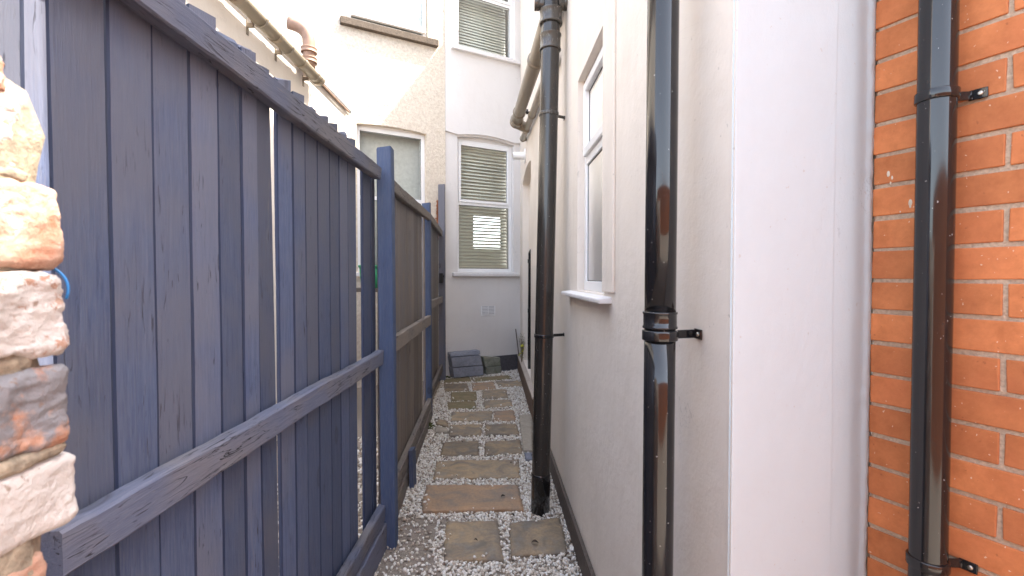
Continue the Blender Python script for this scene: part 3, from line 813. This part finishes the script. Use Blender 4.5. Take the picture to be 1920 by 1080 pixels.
# ================================================================ PIPES
def clamp(t, c, ax, r, armto, wdir, wn_, mat, h=.024, plate=.03, screwlen=.004):
    """two-piece pipe clip: ring, arm reaching the wall, foot plate with a screw"""
    c = Vector(c); bm = bmesh.new()
    prof = [(-h/2, r-.001), (-h/2, r+.0035), (-h/2+.002, r+.0045), (h/2-.002, r+.0045), (h/2, r+.0035), (h/2, r-.001)]
    tube(bm, [c + Vector(ax)*(a+i*1e-6) for i, (a, _) in enumerate(prof)], [b for _, b in prof], 32, cap=False)
    armto = Vector(armto); d = (armto-c); d.z = 0; dn = d.normalized(); s = c + dn*(r*.9)
    G = Fr(s.xy, dn.xy); L = (armto-s).length
    box(bm, G, 0, L, -.003, .003, c.z-h*.42, c.z+h*.42)
    W = Fr(armto.xy, wdir); W.n = Vector(wn_)
    box(bm, W, -.006, plate, .0005, .005, c.z-h*.5, c.z+h*.5)
    b = obj('bracket', bm, mat, t, .0015)
    bm = bmesh.new(); q = W(plate*.55, .005, c.z); tube(bm, [q, q + W.n*.002, q + W.n*.0035], [.005, .005, .003], 12)
    obj('screw', bm, M_BRASS, b); return b
# --- pipe in front of the orange bricks
P3 = Vector((.921, 1.045, 0))
t = empty('drainpipe', (P3.x, P3.y, 0), 'glossy black drainpipe clipped to the orange brick wall at far right', 'drainpipe', 'black downpipes in the passage')
bm = bmesh.new(); tube(bm, [P3 + Vector((0, 0, z)) for z in (0, .5, 1, 1.5, 2, 2.6, 3.98)], .034, 48); obj('pipe', bm, M_PIPE, t)
for z in (1.890, .872, 2.9):
    clamp(t, P3 + Vector((0, 0, z)), (0, 0, 1), .034, FB(.148, 0, z), FB.u.xy, FB.n, M_PIPE, .022, .026)
# --- pipe on the corner of the wing
P2 = Vector((.333, 1.07, 0)); L2 = Vector((.0035, 0, 0))
t = empty('drainpipe', (P2.x, P2.y, 0), 'tall glossy black drainpipe standing clear of the cream wall beside the white pier', 'drainpipe', 'black downpipes in the passage')
bm = bmesh.new(); tube(bm, [P2 + L2*(z-1.4) + Vector((0, 0, z)) for z in (0, .4, .8, 1.2, 1.41)], .034, 48); tube(bm, [P2 + L2*(z-1.4) + Vector((0, 0, z)) for z in (1.39, 1.7, 2, 2.5, 3, 4, 5, 6.45)], .034, 48); obj('pipe', bm, M_PIPE, t)
bm = bmesh.new(); collar(bm, P2 + Vector((0, 0, 1.405)), (0, 0, 1), .0362, .037, .0018, .004, .033); obj('socket', bm, M_PIPE, t)
clamp(t, P2 + Vector((0, 0, 1.371)), (0, 0, 1), .0345, Vector((wingX(1.10)-.001, 1.10, 1.371)), (WB, -1), FW.n, M_PIPE, .023, .03)
clamp(t, P2 + Vector((0, 0, 3.3)), (0, 0, 1), .0345, Vector((wingX(1.10)-.001, 1.10, 3.3)), (WB, -1), FW.n, M_PIPE, .023, .03)
# --- soil stack standing in the gravel
def p1(z): return Vector((.186 + .0205*z, 3.03, z))
ax1 = (p1(1)-p1(0)).normalized()
t = empty('soil_pipe', tuple(p1(0)), 'thick black soil pipe leaning slightly, rising out of the gravel', 'soil pipe')
bm = bmesh.new(); tube(bm, [p1(z) for z in (-.03, .3, .6, .9, 1.2, 1.5, 1.8, 2.1, 2.5, 2.9, 3.3, 5.0, 6.3)], .0575, 48); obj('pipe', bm, M_SOIL, t)
bm = bmesh.new(); tube(bm, [p1(-.03), p1(.243), p1(.25), p1(.254)], [.0605, .0605, .0605, .0578], 48); obj('base_socket', bm, M_PIPE, t)
bm = bmesh.new(); collar(bm, p1(2.965), ax1, .0635, .10, .004, .008, .057); obj('socket', bm, M_STK, t)
bm = bmesh.new(); collar(bm, p1(3.12), ax1, .068, .09, .004, .010, .057); obj('socket', bm, M_STK, t)
bm = bmesh.new(); tube(bm, [p1(3.2) + Vector((-.10, 0, 0)), p1(3.2) + Vector((-.05, 0, 0)), p1(3.2), p1(3.2) + Vector((.10, 0, 0))], [.034, .034, .034, .034], 24)
tube(bm, [p1(3.25) + Vector((0, -.075, 0)), p1(3.25)], [.036, .036], 24); tube(bm, [p1(3.25) + Vector((0, -.085, 0)), p1(3.25)+Vector((0, -.065, 0))], [.041, .041], 24); obj('boss_branch', bm, M_STK, t, .002)
bm = bmesh.new(); tube(bm, [p1(3.205) + Vector((-.105, 0, 0)), p1(3.205) + Vector((-.075, 0, 0))], .041, 24); obj('access_cap', bm, M_STK, t, .002); bm = bmesh.new(); tube(bm, [p1(3.205) + Vector((.078, 0, 0)), p1(3.205) + Vector((.105, 0, 0))], .041, 24); obj('access_cap', bm, M_STK, t, .002)
for z in (1.13, 2.52):
    clamp(t, p1(z), ax1, .058, Vector((wingX(3.09), 3.09, z)), (-WB, 1), FW.n, M_PIPE if z < 2 else M_STK, .022, .03)
# --- branch running along the wall into the stack
a = Vector((.272, 3.12, 3.245)); b = Vector((.062, 5.6, 3.30))
t = empty('branch_pipe', tuple(a), 'thick faded brown branch pipe running back from the soil pipe near the top', 'waste pipe')
bm = bmesh.new(); tube(bm, [a.lerp(b, i/6) for i in range(7)], .060, 40); obj('pipe', bm, M_PIPE2, t)
u = (b-a).normalized()
for f, rr in ((.33, .067), (.86, .067), (.985, .072)):
    bm = bmesh.new(); collar(bm, a.lerp(b, f), u, rr, .10 if f > .9 else .035, .004, .008, .058); obj('socket', bm, M_PIPE2, t)
bm = bmesh.new(); tube(bm, bend(b - u*.08, b + u*.06, b + u*.06 + Vector((.28, .02, -.10)), .055, 8) + [b + u*.06 + Vector((.16, .02, -.06))], .058, 32); obj('elbow', bm, M_PIPE2, t)
bm = bmesh.new(); q = a.lerp(b, .86); tube(bm, [q + Vector((.06, 0, 0)), Vector((wingX(q.y), q.y, q.z))], .009, 10); tube(bm, [q + Vector((.085, 0, -.02)), q + Vector((.085, 0, .03))], .012, 10); obj('bracket', bm, M_PIPE, t)
# --- thinner pipe below it
a = Vector((.29, 3.25, 2.975)); b = Vector((.156, 6.4, 3.33)); u = (b-a).normalized()
t = empty('waste_pipe', tuple(a), 'thin faded brown pipe running back along the wall just below the thick branch pipe', 'waste pipe')
bm = bmesh.new(); tube(bm, [a.lerp(b, i/6) for i in range(7)], .034, 32); obj('pipe', bm, M_PIPE2, t)
for f in (.55, .80, .985):
    bm = bmesh.new(); collar(bm, a.lerp(b, f), u, .0385, .05, .003, .006, .033); obj('socket', bm, M_PIPE2, t)
bm = bmesh.new(); q = b; tube(bm, [q - u*.02, q - u*.02 + Vector((.10, 0, 0))], .03, 20); obj('wall_stub', bm, M_PIPE2, t)
# --- short black waste pipe by the alcove
a = Vector((.262, 6.5, 0))
t = empty('waste_pipe', (a.x, a.y, .26), 'short black waste pipe with a bent top, standing in the alcove behind the soil pipe', 'waste pipe')
pts = [Vector((a.x, a.y, .25)), Vector((a.x, a.y, .8)), Vector((a.x+.004, a.y, 1.3))] + bend((a.x+.004, a.y, 1.5), (a.x+.006, a.y, 1.86), (a.x+.17, a.y, 1.87), .05, 8) + [Vector((a.x+.11, a.y, 1.87))]
bm = bmesh.new(); tube(bm, pts, .034, 28); obj('pipe', bm, M_PIPE, t)
for z in (.62, 1.05, 1.72):
    bm = bmesh.new(); collar(bm, (a.x+.003, a.y, z), (0, 0, 1), .039, .05, .003, .006, .033); obj('socket', bm, M_PIPE, t)
# --- white flue above the alcove
t = empty('wall_flue', (wingX(6.6), 6.6, 3.16), 'stubby white round flue outlet on the side wall above the alcove arch', 'flue')
c = Vector((wingX(6.6), 6.6, 3.16)); n_ = FW.n
bm = bmesh.new(); tube(bm, [c, c + n_*.17], .05, 32, cap=False); tube(bm, [c + n_*.17, c+n_*.169], [.05, .04], 32, cap=False); tube(bm, [c+n_*.169, c+n_*.1], .04, 32); obj('tube', bm, M_UPVC, t)
bm = bmesh.new(); tube(bm, [c + n_*.001, c + n_*.012, c + n_*.02], [.095, .095, .06], 32); obj('wall_plate', bm, M_UPVC, t)
bm = bmesh.new()
for k in range(4): box(bm, FW, 6.56, 6.64, .172, .176, 3.135+k*.014, 3.141+k*.014)
obj('grille', bm, m_plain('flue_grille', (.35, .33, .3), .5), t)
# --- gutter on the neighbour's wing
t = empty('gutter', (GX+.1, 3, 3.6), 'weathered brown half round gutter along the sunlit wall of the neighbour wing', 'gutter')
GC = (GX+.105, 3.60)
def gut(bm, y0, y1, r, th=.004):
    ring = []
    for y in (y0, y1):
        o = []
        for rr in (r, r-th):
            for k in range(17):
                a = math.pi*(1+k/16); o.append(bm.verts.new((GC[0]+math.cos(a)*rr, y, GC[1]+math.sin(a)*rr)))
        ring.append(o)
    A, B = ring
    for k in range(16):
        for off in (0, 17):
            f = bm.faces.new([A[k+off], A[k+1+off], B[k+1+off], B[k+off]]); f.smooth = True
        for Q in (A, B): bm.faces.new([Q[k], Q[k+1], Q[k+18], Q[k+17]])
    for k in (0, 16): bm.faces.new([A[k], B[k], B[k+17], A[k+17]])
bm = bmesh.new(); gut(bm, .3, 5.15, .062); obj('channel', bm, M_GUT, t)
for y in (1.9, 2.9, 3.62, 4.22, 4.72, 5.12):
    bm = bmesh.new(); gut(bm, y-.035, y+.035, .068, .005); obj('union', bm, M_GUT, t)
for y in (3.95, 4.42, 5.0):
    bm = bmesh.new(); box(bm, WORLD, GX+.001, GC[0]-.05, y-.012, y+.012, 3.53, 3.56); box(bm, WORLD, GX+.001, GX+.008, y-.014, y+.014, 3.47, 3.58); gut(bm, y-.01, y+.01, .072, .004); obj('bracket', bm, M_PIPE2, t)
bm = bmesh.new(); tube(bm, [(GC[0], 5.135, GC[1]-.03), (GC[0], 5.16, GC[1]-.03)], .03, 20); tube(bm, bend((GC[0], 4.95, GC[1]), (GC[0]-.01, 5.22, GC[1]-.01), (GC[0]+.02, 5.2, GC[1]+.13), .05), .012, 8); obj('stop_end', bm, M_GUT, t)
c = Vector((GC[0]-.01, 4.93, 3.60))
t = empty('vent_elbow', tuple(c), 'curved terracotta coloured pipe elbow rising over the neighbour gutter', 'pipe')
bm = bmesh.new(); tube(bm, [c, c + Vector((0, 0, .17))] + bend(c + Vector((0, 0, .16)), c + Vector((0, .0, .42)), c + Vector((-.34, -.05, .50)), .15, 12) + [c + Vector((-.19, -.03, .465))], .060, 32); obj('pipe', bm, M_CLAY, t)
for z in (.10, .20):
    bm = bmesh.new(); collar(bm, c + Vector((0, 0, z)), (0, 0, 1), .074, .05, .004, .008, .065); obj('socket', bm, M_CLAY, t)

# ================================================================ GROUND THINGS
slabs = []
def slab(pts, mat, label, h=.022, name='stepping_stone', cat='stepping stone', group='stepping stones set in the gravel'):
    P = [gpt(x, y, h) for x, y in pts]
    bm = tonelayer(bmesh.new()); L = (P[1]-P[0]).length; D = (P[3]-P[0]).length
    grid_block(bm, P, -.02, h, max(8, int(L/.02)), max(6, int(D/.02)), .006, .012, rx(), len(slabs)*5.1)
    o = obj(name, bm, mat); slabs.append([(p.x, p.y) for p in P])
    return tag(o, label, cat, group)
slab([(837, 976), (933, 974), (944, 1049), (832, 1049)], M_SLAB, 'square brown sandstone slab nearest the camera, left of the pair')
slab([(954, 978), (1050, 969), (1066, 1035), (959, 1040)], M_SLAB, 'square grey brown slab in front of the foot of the soil pipe')
slab([(799, 908), (972, 907), (981, 954), (790, 957)], M_SLABO, 'long orange sandstone slab with one grey end', .03)
slab([(818, 862), (972, 860), (975, 894), (812, 896)], M_SLAB, 'long single dark brown slab just behind the orange one')
slab([(831, 827), (898, 825), (898, 852), (826, 853)], M_SLAB, 'left of the pair of slabs just behind the long dark brown slab')
slab([(910, 826), (976, 823), (980, 849), (908, 852)], M_SLAB, 'right of the pair of slabs just behind the long dark brown slab')
slab([(843, 796), (905, 794), (902, 815), (841, 817)], M_SLAB, 'left of the second pair of slabs behind the long dark brown slab')
slab([(910, 795), (969, 794), (974, 813), (910, 815)], M_SLAB, 'right of the second pair of slabs behind the long dark brown slab')
slab([(847, 772), (923, 769), (922, 787), (844, 789)], M_SLAB, 'wider left piece of the row of slabs parted by a thin dark crack')
slab([(925.5, 769), (963, 768), (968, 787), (924.5, 788)], M_SLABO, 'smaller ochre right piece of the row of slabs parted by a thin dark crack')
slab([(839, 753), (892, 751), (893, 765), (840, 766)], M_SLABG, 'mossy slab at the left, just behind the row parted by a crack')
slab([(905, 750), (957, 748), (962, 761), (909, 763)], M_SLAB, 'grey slab at the right, just behind the row parted by a crack')
slab([(845, 735), (893, 733), (895, 749.5), (846, 751)], M_SLABG, 'left slab of the pair in front of the far row of three')
slab([(904, 731), (949, 729), (953, 745), (905, 747)], M_SLAB, 'right slab of the pair in front of the far row of three')
slab([(832, 719), (876, 718), (880, 731.5), (834, 733)], M_SLAB, 'left slab of the far row of three')
slab([(884, 718), (926, 715), (930.5, 728), (886, 731)], M_SLABO, 'middle reddish slab of the far row of three')
slab([(930, 714), (976, 713), (981, 723), (936, 725)], M_SLAB, 'right slab of the far row of three beside the brown kerb')
slab([(833, 710), (880, 706), (884, 714), (832, 717)], M_SLABG, 'mossy slab in front of the stacked blue grey blocks')
slab([(883, 708), (955, 702.5), (961, 709), (889, 715)], M_SLABG, 'long mossy slab in front of the greenish stone blocks')
slab([(973, 777), (999, 774), (998, 844), (981, 843)], M_CONC, 'pale concrete strip between the stepping stones and the soil pipe', .035, 'concrete_block', 'concrete block', None)
slab([(983, 847), (998, 847), (998, 860), (985, 860)], M_BLOCK, 'small dark block at the near end of the concrete strip', .03, 'concrete_block', 'concrete block', None)
slab([(815, 783), (838, 787), (841, 799), (818, 793)], M_SLAB, 'brown irregular stone beside the second fence post', .03, 'rubble_stone', 'stone', None)
slab([(817, 797), (838, 801), (840, 810), (815, 808)], M_CONC, 'grey irregular stone beside the moss near the fence', .03, 'rubble_stone', 'stone', None)

# stacked blocks against the far wall
def tilted(name, pxs, label, mat, thick, cat, group):
    """front face traced from its four corners on a plane parallel to the facade, then given its thickness"""
    P = []
    for x, y, wv in pxs:
        u, z = pane_hit(x, y, FF, wv); P.append((u, wv, z))
    bm = tonelayer(bmesh.new()); n = 8
    F_ = [];
    for j in range(4):
        row = []
        for i in range(n+1):
            f = i/n; g = j/3
            a = [P[0][k]*(1-f)+P[1][k]*f for k in range(3)]; b = [P[3][k]*(1-f)+P[2][k]*f for k in range(3)]
            c = [a[k]*(1-g)+b[k]*g for k in range(3)]
            c[1] += noise.noise(Vector((i*.7, j, len(label))))*.004; c[2] += noise.noise(Vector((i*.9, j, 4)))*.003
            row.append(c)
        F_.append(row)
    A = [[bm.verts.new(FF(*c)) for c in r] for r in F_]
    B = [[bm.verts.new(FF(c[0], c[1]-thick, c[2])) for c in r] for r in F_]
    fs = []
    for j in range(3):
        for i in range(n):
            fs.append(bm.faces.new([A[j][i], A[j][i+1], A[j+1][i+1], A[j+1][i]])); fs.append(bm.faces.new([B[j][i], B[j+1][i], B[j+1][i+1], B[j][i+1]]))
    for j in range(3):
        fs.append(bm.faces.new([A[j][0], A[j+1][0], B[j+1][0], B[j][0]])); fs.append(bm.faces.new([A[j][n], B[j][n], B[j+1][n], A[j+1][n]]))
    for i in range(n):
        fs.append(bm.faces.new([A[0][i], B[0][i], B[0][i+1], A[0][i+1]])); fs.append(bm.faces.new([A[3][i], A[3][i+1], B[3][i+1], B[3][i]]))
    paint(bm, fs, rx())
    return tag(obj(name, bm, mat, bevel=.006), label, cat, group)
G_ = 'blocks stacked against the far wall'
tilted('paving_block', [(849, 690.5, .20), (906, 686, .20), (907, 703.5, .22), (852, 709, .22)], 'bottom one of three blue grey blocks stacked against the far wall', M_BLOCK, .17, 'paving block', G_)
tilted('paving_block', [(846, 670.5, .17), (901, 666, .17), (905, 684.5, .19), (849, 689, .19)], 'middle one of three blue grey blocks stacked against the far wall', M_BLOCK, .15, 'paving block', G_)
tilted('paving_block', [(844.5, 662, .13), (900, 657, .13), (901, 664.5, .16), (845, 669, .16)], 'thin top one of three blue grey blocks stacked against the far wall', M_BLOCK, .12, 'paving block', G_)
tilted('stone_block', [(912, 688.5, .13), (940, 687, .13), (940, 700, .14), (912, 702, .14)], 'lower dark mossy stone block beside the blue grey blocks', M_MOSSB, .12, 'stone block', G_)
tilted('stone_block', [(906, 669, .11), (938, 670.5, .11), (939, 686, .12), (910, 688, .12)], 'upper greenish stone block beside the blue grey blocks', M_MOSSB, .10, 'stone block', G_)

# grey board leaning in the far corner, with a weed behind it
bm = tonelayer(bmesh.new()); beam(bm, (.125, 7.58, .265), (.075, 7.60, .68), (0, 1, 0), .10, .018, 10, .002, .4, .003)
tag(obj('leaning_board', bm, M_BOARDX), 'narrow grey board leaning on the coping in the far right corner', 'board')
def weed(loc, label, n=26, h=.30, spread=.08, flowers=4, name='weed', cat='weed'):
    t = empty(name, loc, label, cat); L = Vector(loc); sb, lb, fb = bmesh.new(), bmesh.new(), bmesh.new()
    for i in range(n):
        a = random.random()*6.28; r = spread*random.random()**.5; hh = h*(.4+.6*random.random())
        tip = L + Vector((math.cos(a)*r, math.sin(a)*r, hh)); mid = L + Vector((math.cos(a)*r*.3, math.sin(a)*r*.3, hh*.5))
        tube(sb, [L, mid, tip], [.0022, .0018, .001], 5)
        for k in range(5):
            p = mid.lerp(tip, k/4) + Vector((random.uniform(-1, 1), random.uniform(-1, 1), random.uniform(-1, 1)))*.012
            d = Vector((random.uniform(-1, 1), random.uniform(-1, 1), random.uniform(-.3, .8))).normalized(); s = d.cross(Vector((random.random(), random.random(), 1))).normalized(); l_ = random.uniform(.012, .026)
            v = [lb.verts.new(q) for q in (p, p + d*l_*.5 + s*l_*.28, p + d*l_, p + d*l_*.5 - s*l_*.28)]; lb.faces.new(v)
        if i < flowers:
            if fb.verts: obj('flower', fb, M_FLOWER, t); fb = bmesh.new()
            bmesh.ops.create_icosphere(fb, subdivisions=1, radius=.014, matrix=Matrix.Translation(tip) @ Matrix.Diagonal((1, 1, .6, 1)))
    obj('stems', sb, M_STEM, t); obj('leaves', lb, M_LEAF, t)
    if flowers: obj('flower', fb, M_FLOWER, t)
    else: fb.free()
    return t
weed((.168, 7.18, .26), 'straggly dry weed with small yellow flowers on the coping in the far right corner', 26, .48, .06, 0)
weed((.158, 6.95, .26), 'small clump of yellow flowers on the coping below the dry weed', 14, .26, .04, 12, 'flower_clump', 'flowers')
# moss at the foot of the fence
def blob(name, loc, rad, h, label, mat, cat, n=240):
    bm = bmesh.new(); L = Vector(loc)
    for i in range(n):
        a = random.random()*6.28; r = random.random()**.6; p = L + Vector((math.cos(a)*r*rad[0], math.sin(a)*r*rad[1], h*(1-r*r)*random.uniform(.5, 1)))
        s = random.uniform(.005, .011)
        bmesh.ops.create_icosphere(bm, subdivisions=1, radius=s, matrix=Matrix.Translation(p) @ Matrix.Rotation(random.random()*3, 4, 'X') @ Matrix.Diagonal((1, random.uniform(.5, 1), random.uniform(.4, .9), 1)))
    return tag(obj(name, bm, mat), label, cat)
blob('moss_patch', gpt(802, 800, .01), (.07, .11), .035, 'green moss patch at the foot of the second fence post', M_MOSS, 'moss')
blob('moss_patch', gpt(838, 708, .01), (.09, .05), .02, 'thin moss patch at the foot of the last fence post by the far wall', M_MOSS, 'moss', 120)
# dead leaves
for (x, y, s, lb) in ((943, 931, .016, 'dark curled dead leaf lying on the long orange slab'), (961, 967, .018, 'dark curled dead leaf on gravel just left of the soil pipe foot'),
                      (869, 970, .014, 'dark dead leaf on gravel just in front of the orange slab'), (1003, 1018, .020, 'dark dead leaf on the square slab in front of the soil pipe'),
                      (892, 1013, .012, 'small dark dead leaf on the near left square slab'), (833, 862, .014, 'dark dead leaf by the left end of the long dark brown slab'),
                      (867, 829, .012, 'small dark dead leaf on the left slab of a pair')):
    c = gpt(x, y, .034); bm = bmesh.new(); n = 8; rows_ = []; ang = random.random()*6
    for i in range(n+1):
        f = i/n; wd = math.sin(f*math.pi)**.8*s*.45+.0004; r_ = []
        for k in (-1, -.5, 0, .5, 1):
            p = Vector(((f-.5)*s*2, k*wd, abs(k)**1.5*wd*.9 + math.sin(f*3)*s*.3))
            r_.append(bm.verts.new(Matrix.Rotation(ang, 3, 'Z') @ p + c))
        rows_.append(r_)
    for a, b in zip(rows_, rows_[1:]):
        for k in range(4): bm.faces.new([a[k], a[k+1], b[k+1], b[k]])
    o = obj('dead_leaf', bm, M_DEAD); o.modifiers.new('solid', 'SOLIDIFY').thickness = .0015
    tag(o, lb, 'leaf', 'dead leaves on the path')
# neighbour's things glimpsed through the fence gaps
t = empty('storage_tub', (-1.55, 5.4, 0), 'green plastic tub glimpsed through the gap beside the first fence post', 'tub')
bm = bmesh.new(); tube(bm, [(-1.55, 5.4, 1.38), (-1.55, 5.4, 1.62)], [.13, .15], 28); tube(bm, [(-1.55, 5.4, 1.61), (-1.55, 5.4, 1.635)], .16, 28); obj('body', bm, M_BIN, t)
bm = bmesh.new(); box(bm, WORLD, -1.9, -1.3, 5.2, 5.6, 1.34, 1.38)
for x in (-1.88, -1.34):
    for y in (5.22, 5.56): box(bm, WORLD, x, x+.04, y-.0, y+.04, 0, 1.34)
tag(obj('garden_shelf', bm, M_PLINTH, bevel=.003), 'dark shelf under the green tub behind the fence', 'shelf')

# ---------------------------------------------------------------- gravel
rng = np.random.default_rng(3)
def inside(px_, py_, poly, grow=0.0):
    c = np.mean(poly, axis=0); P = [(c[0]+(x-c[0])*(1+grow), c[1]+(y-c[1])*(1+grow)) for x, y in poly]
    r = np.ones(len(px_), bool); s = 0
    A = sum(P[i][0]*P[(i+1) % 4][1]-P[(i+1) % 4][0]*P[i][1] for i in range(4))
    for i in range(4):
        x0, y0 = P[i]; x1, y1 = P[(i+1) % 4]
        r &= ((x1-x0)*(py_-y0) - (y1-y0)*(px_-x0))*np.sign(A) > 0
    return r
def gravel(n, x0, x1, y0, y1, smin, smax, fn):
    X = rng.uniform(x0, x1, n); Y = rng.uniform(y0, y1, n); k = fn(X, Y)
    k = k.copy(); stray = rng.random(len(X)) < .02
    for s in slabs: k &= ~(inside(X, Y, s, .0) & ~(stray & ~inside(X, Y, s, -.22)))
    return X[k], Y[k], rng.uniform(smin*1.0, smax*1.35, n)[k]
def okA(X, Y):
    lx = np.where(Y < 2.66, -.70, np.where(Y < 5.1, -.72-.064*(Y-2.7), -.90-.06*(Y-5.1)))
    k = (X > lx) & (X < .475-WB*Y-.012)
    # bare trodden ground at the near left, thinner gravel there
    bare = (X < -.36 - .10*(Y-2.3) + .05*np.sin(Y*9)) & (Y < 2.95)
    return k & (~bare | (rng.random(len(X)) < .22)) & (Y < 7.75 + (X-.15)*.554)
parts = [gravel(26000, -1.1, .46, 2.1, 4.2, .0042, .0088, okA), gravel(24000, -1.1, .46, 4.2, 7.7, .005, .0095, okA),
         gravel(2500, -1.7, -.76, 2.0, 4.5, .006, .012, lambda X, Y: X < -.78)]
X = np.concatenate([p[0] for p in parts]); Y = np.concatenate([p[1] for p in parts]); S = np.concatenate([p[2] for p in parts]); n = len(X)
ph = (1+5**.5)/2
ico = np.array([(-1, ph, 0), (1, ph, 0), (-1, -ph, 0), (1, -ph, 0), (0, -1, ph), (0, 1, ph), (0, -1, -ph), (0, 1, -ph), (ph, 0, -1), (ph, 0, 1), (-ph, 0, -1), (-ph, 0, 1)])/1.9
icf = np.array([(0,11,5),(0,5,1),(0,1,7),(0,7,10),(0,10,11),(1,5,9),(5,11,4),(11,10,2),(10,7,6),(7,1,8),(3,9,4),(3,4,2),(3,2,6),(3,6,8),(3,8,9),(4,9,5),(2,4,11),(6,2,10),(8,6,7),(9,8,1)])
V = ico[None]*(1+rng.uniform(-.28, .28, (n, 12, 1))) * np.stack([rng.uniform(.8, 1.35, n), rng.uniform(.65, 1.1, n), rng.uniform(.5, .9, n)], 1)[:, None]
ax_ = rng.normal(size=(n, 3)); ax_ /= np.linalg.norm(ax_, axis=1, keepdims=True); an = rng.uniform(0, 6.28, n)[:, None, None]
K = ax_[:, None]; V = V*np.cos(an) + np.cross(np.broadcast_to(K, V.shape), V)*np.sin(an) + K*(V*K).sum(2, keepdims=True)*(1-np.cos(an))
zc = S*.4 + rng.random(n)**1.5*.011
for s in slabs: zc = np.where(inside(X, Y, s, -.03), .026 + S*.3, zc)
V = V*S[:, None, None] + np.stack([X, Y, zc], 1)[:, None]
me = bpy.data.meshes.new('gravel'); me.vertices.add(n*12); me.vertices.foreach_set('co', V.reshape(-1).astype(np.float32))
Fc = (icf[None] + (np.arange(n)*12)[:, None, None]).reshape(-1)
me.loops.add(len(Fc)); me.loops.foreach_set('vertex_index', Fc.astype(np.int32)); me.polygons.add(n*20)
me.polygons.foreach_set('loop_start', np.arange(0, n*60, 3, dtype=np.int32))
me.update(calc_edges=True)
at = me.attributes.new('tone', 'FLOAT_COLOR', 'POINT'); tv = np.repeat(rng.random(n)**.9, 12)
at.data.foreach_set('color', np.stack([tv, tv, tv, np.ones_like(tv)], 1).reshape(-1).astype(np.float32))
me.materials.append(M_STONE)
tag(link(bpy.data.objects.new('gravel', me)), 'cream and white gravel chippings covering the passage floor', 'gravel', kind='stuff')
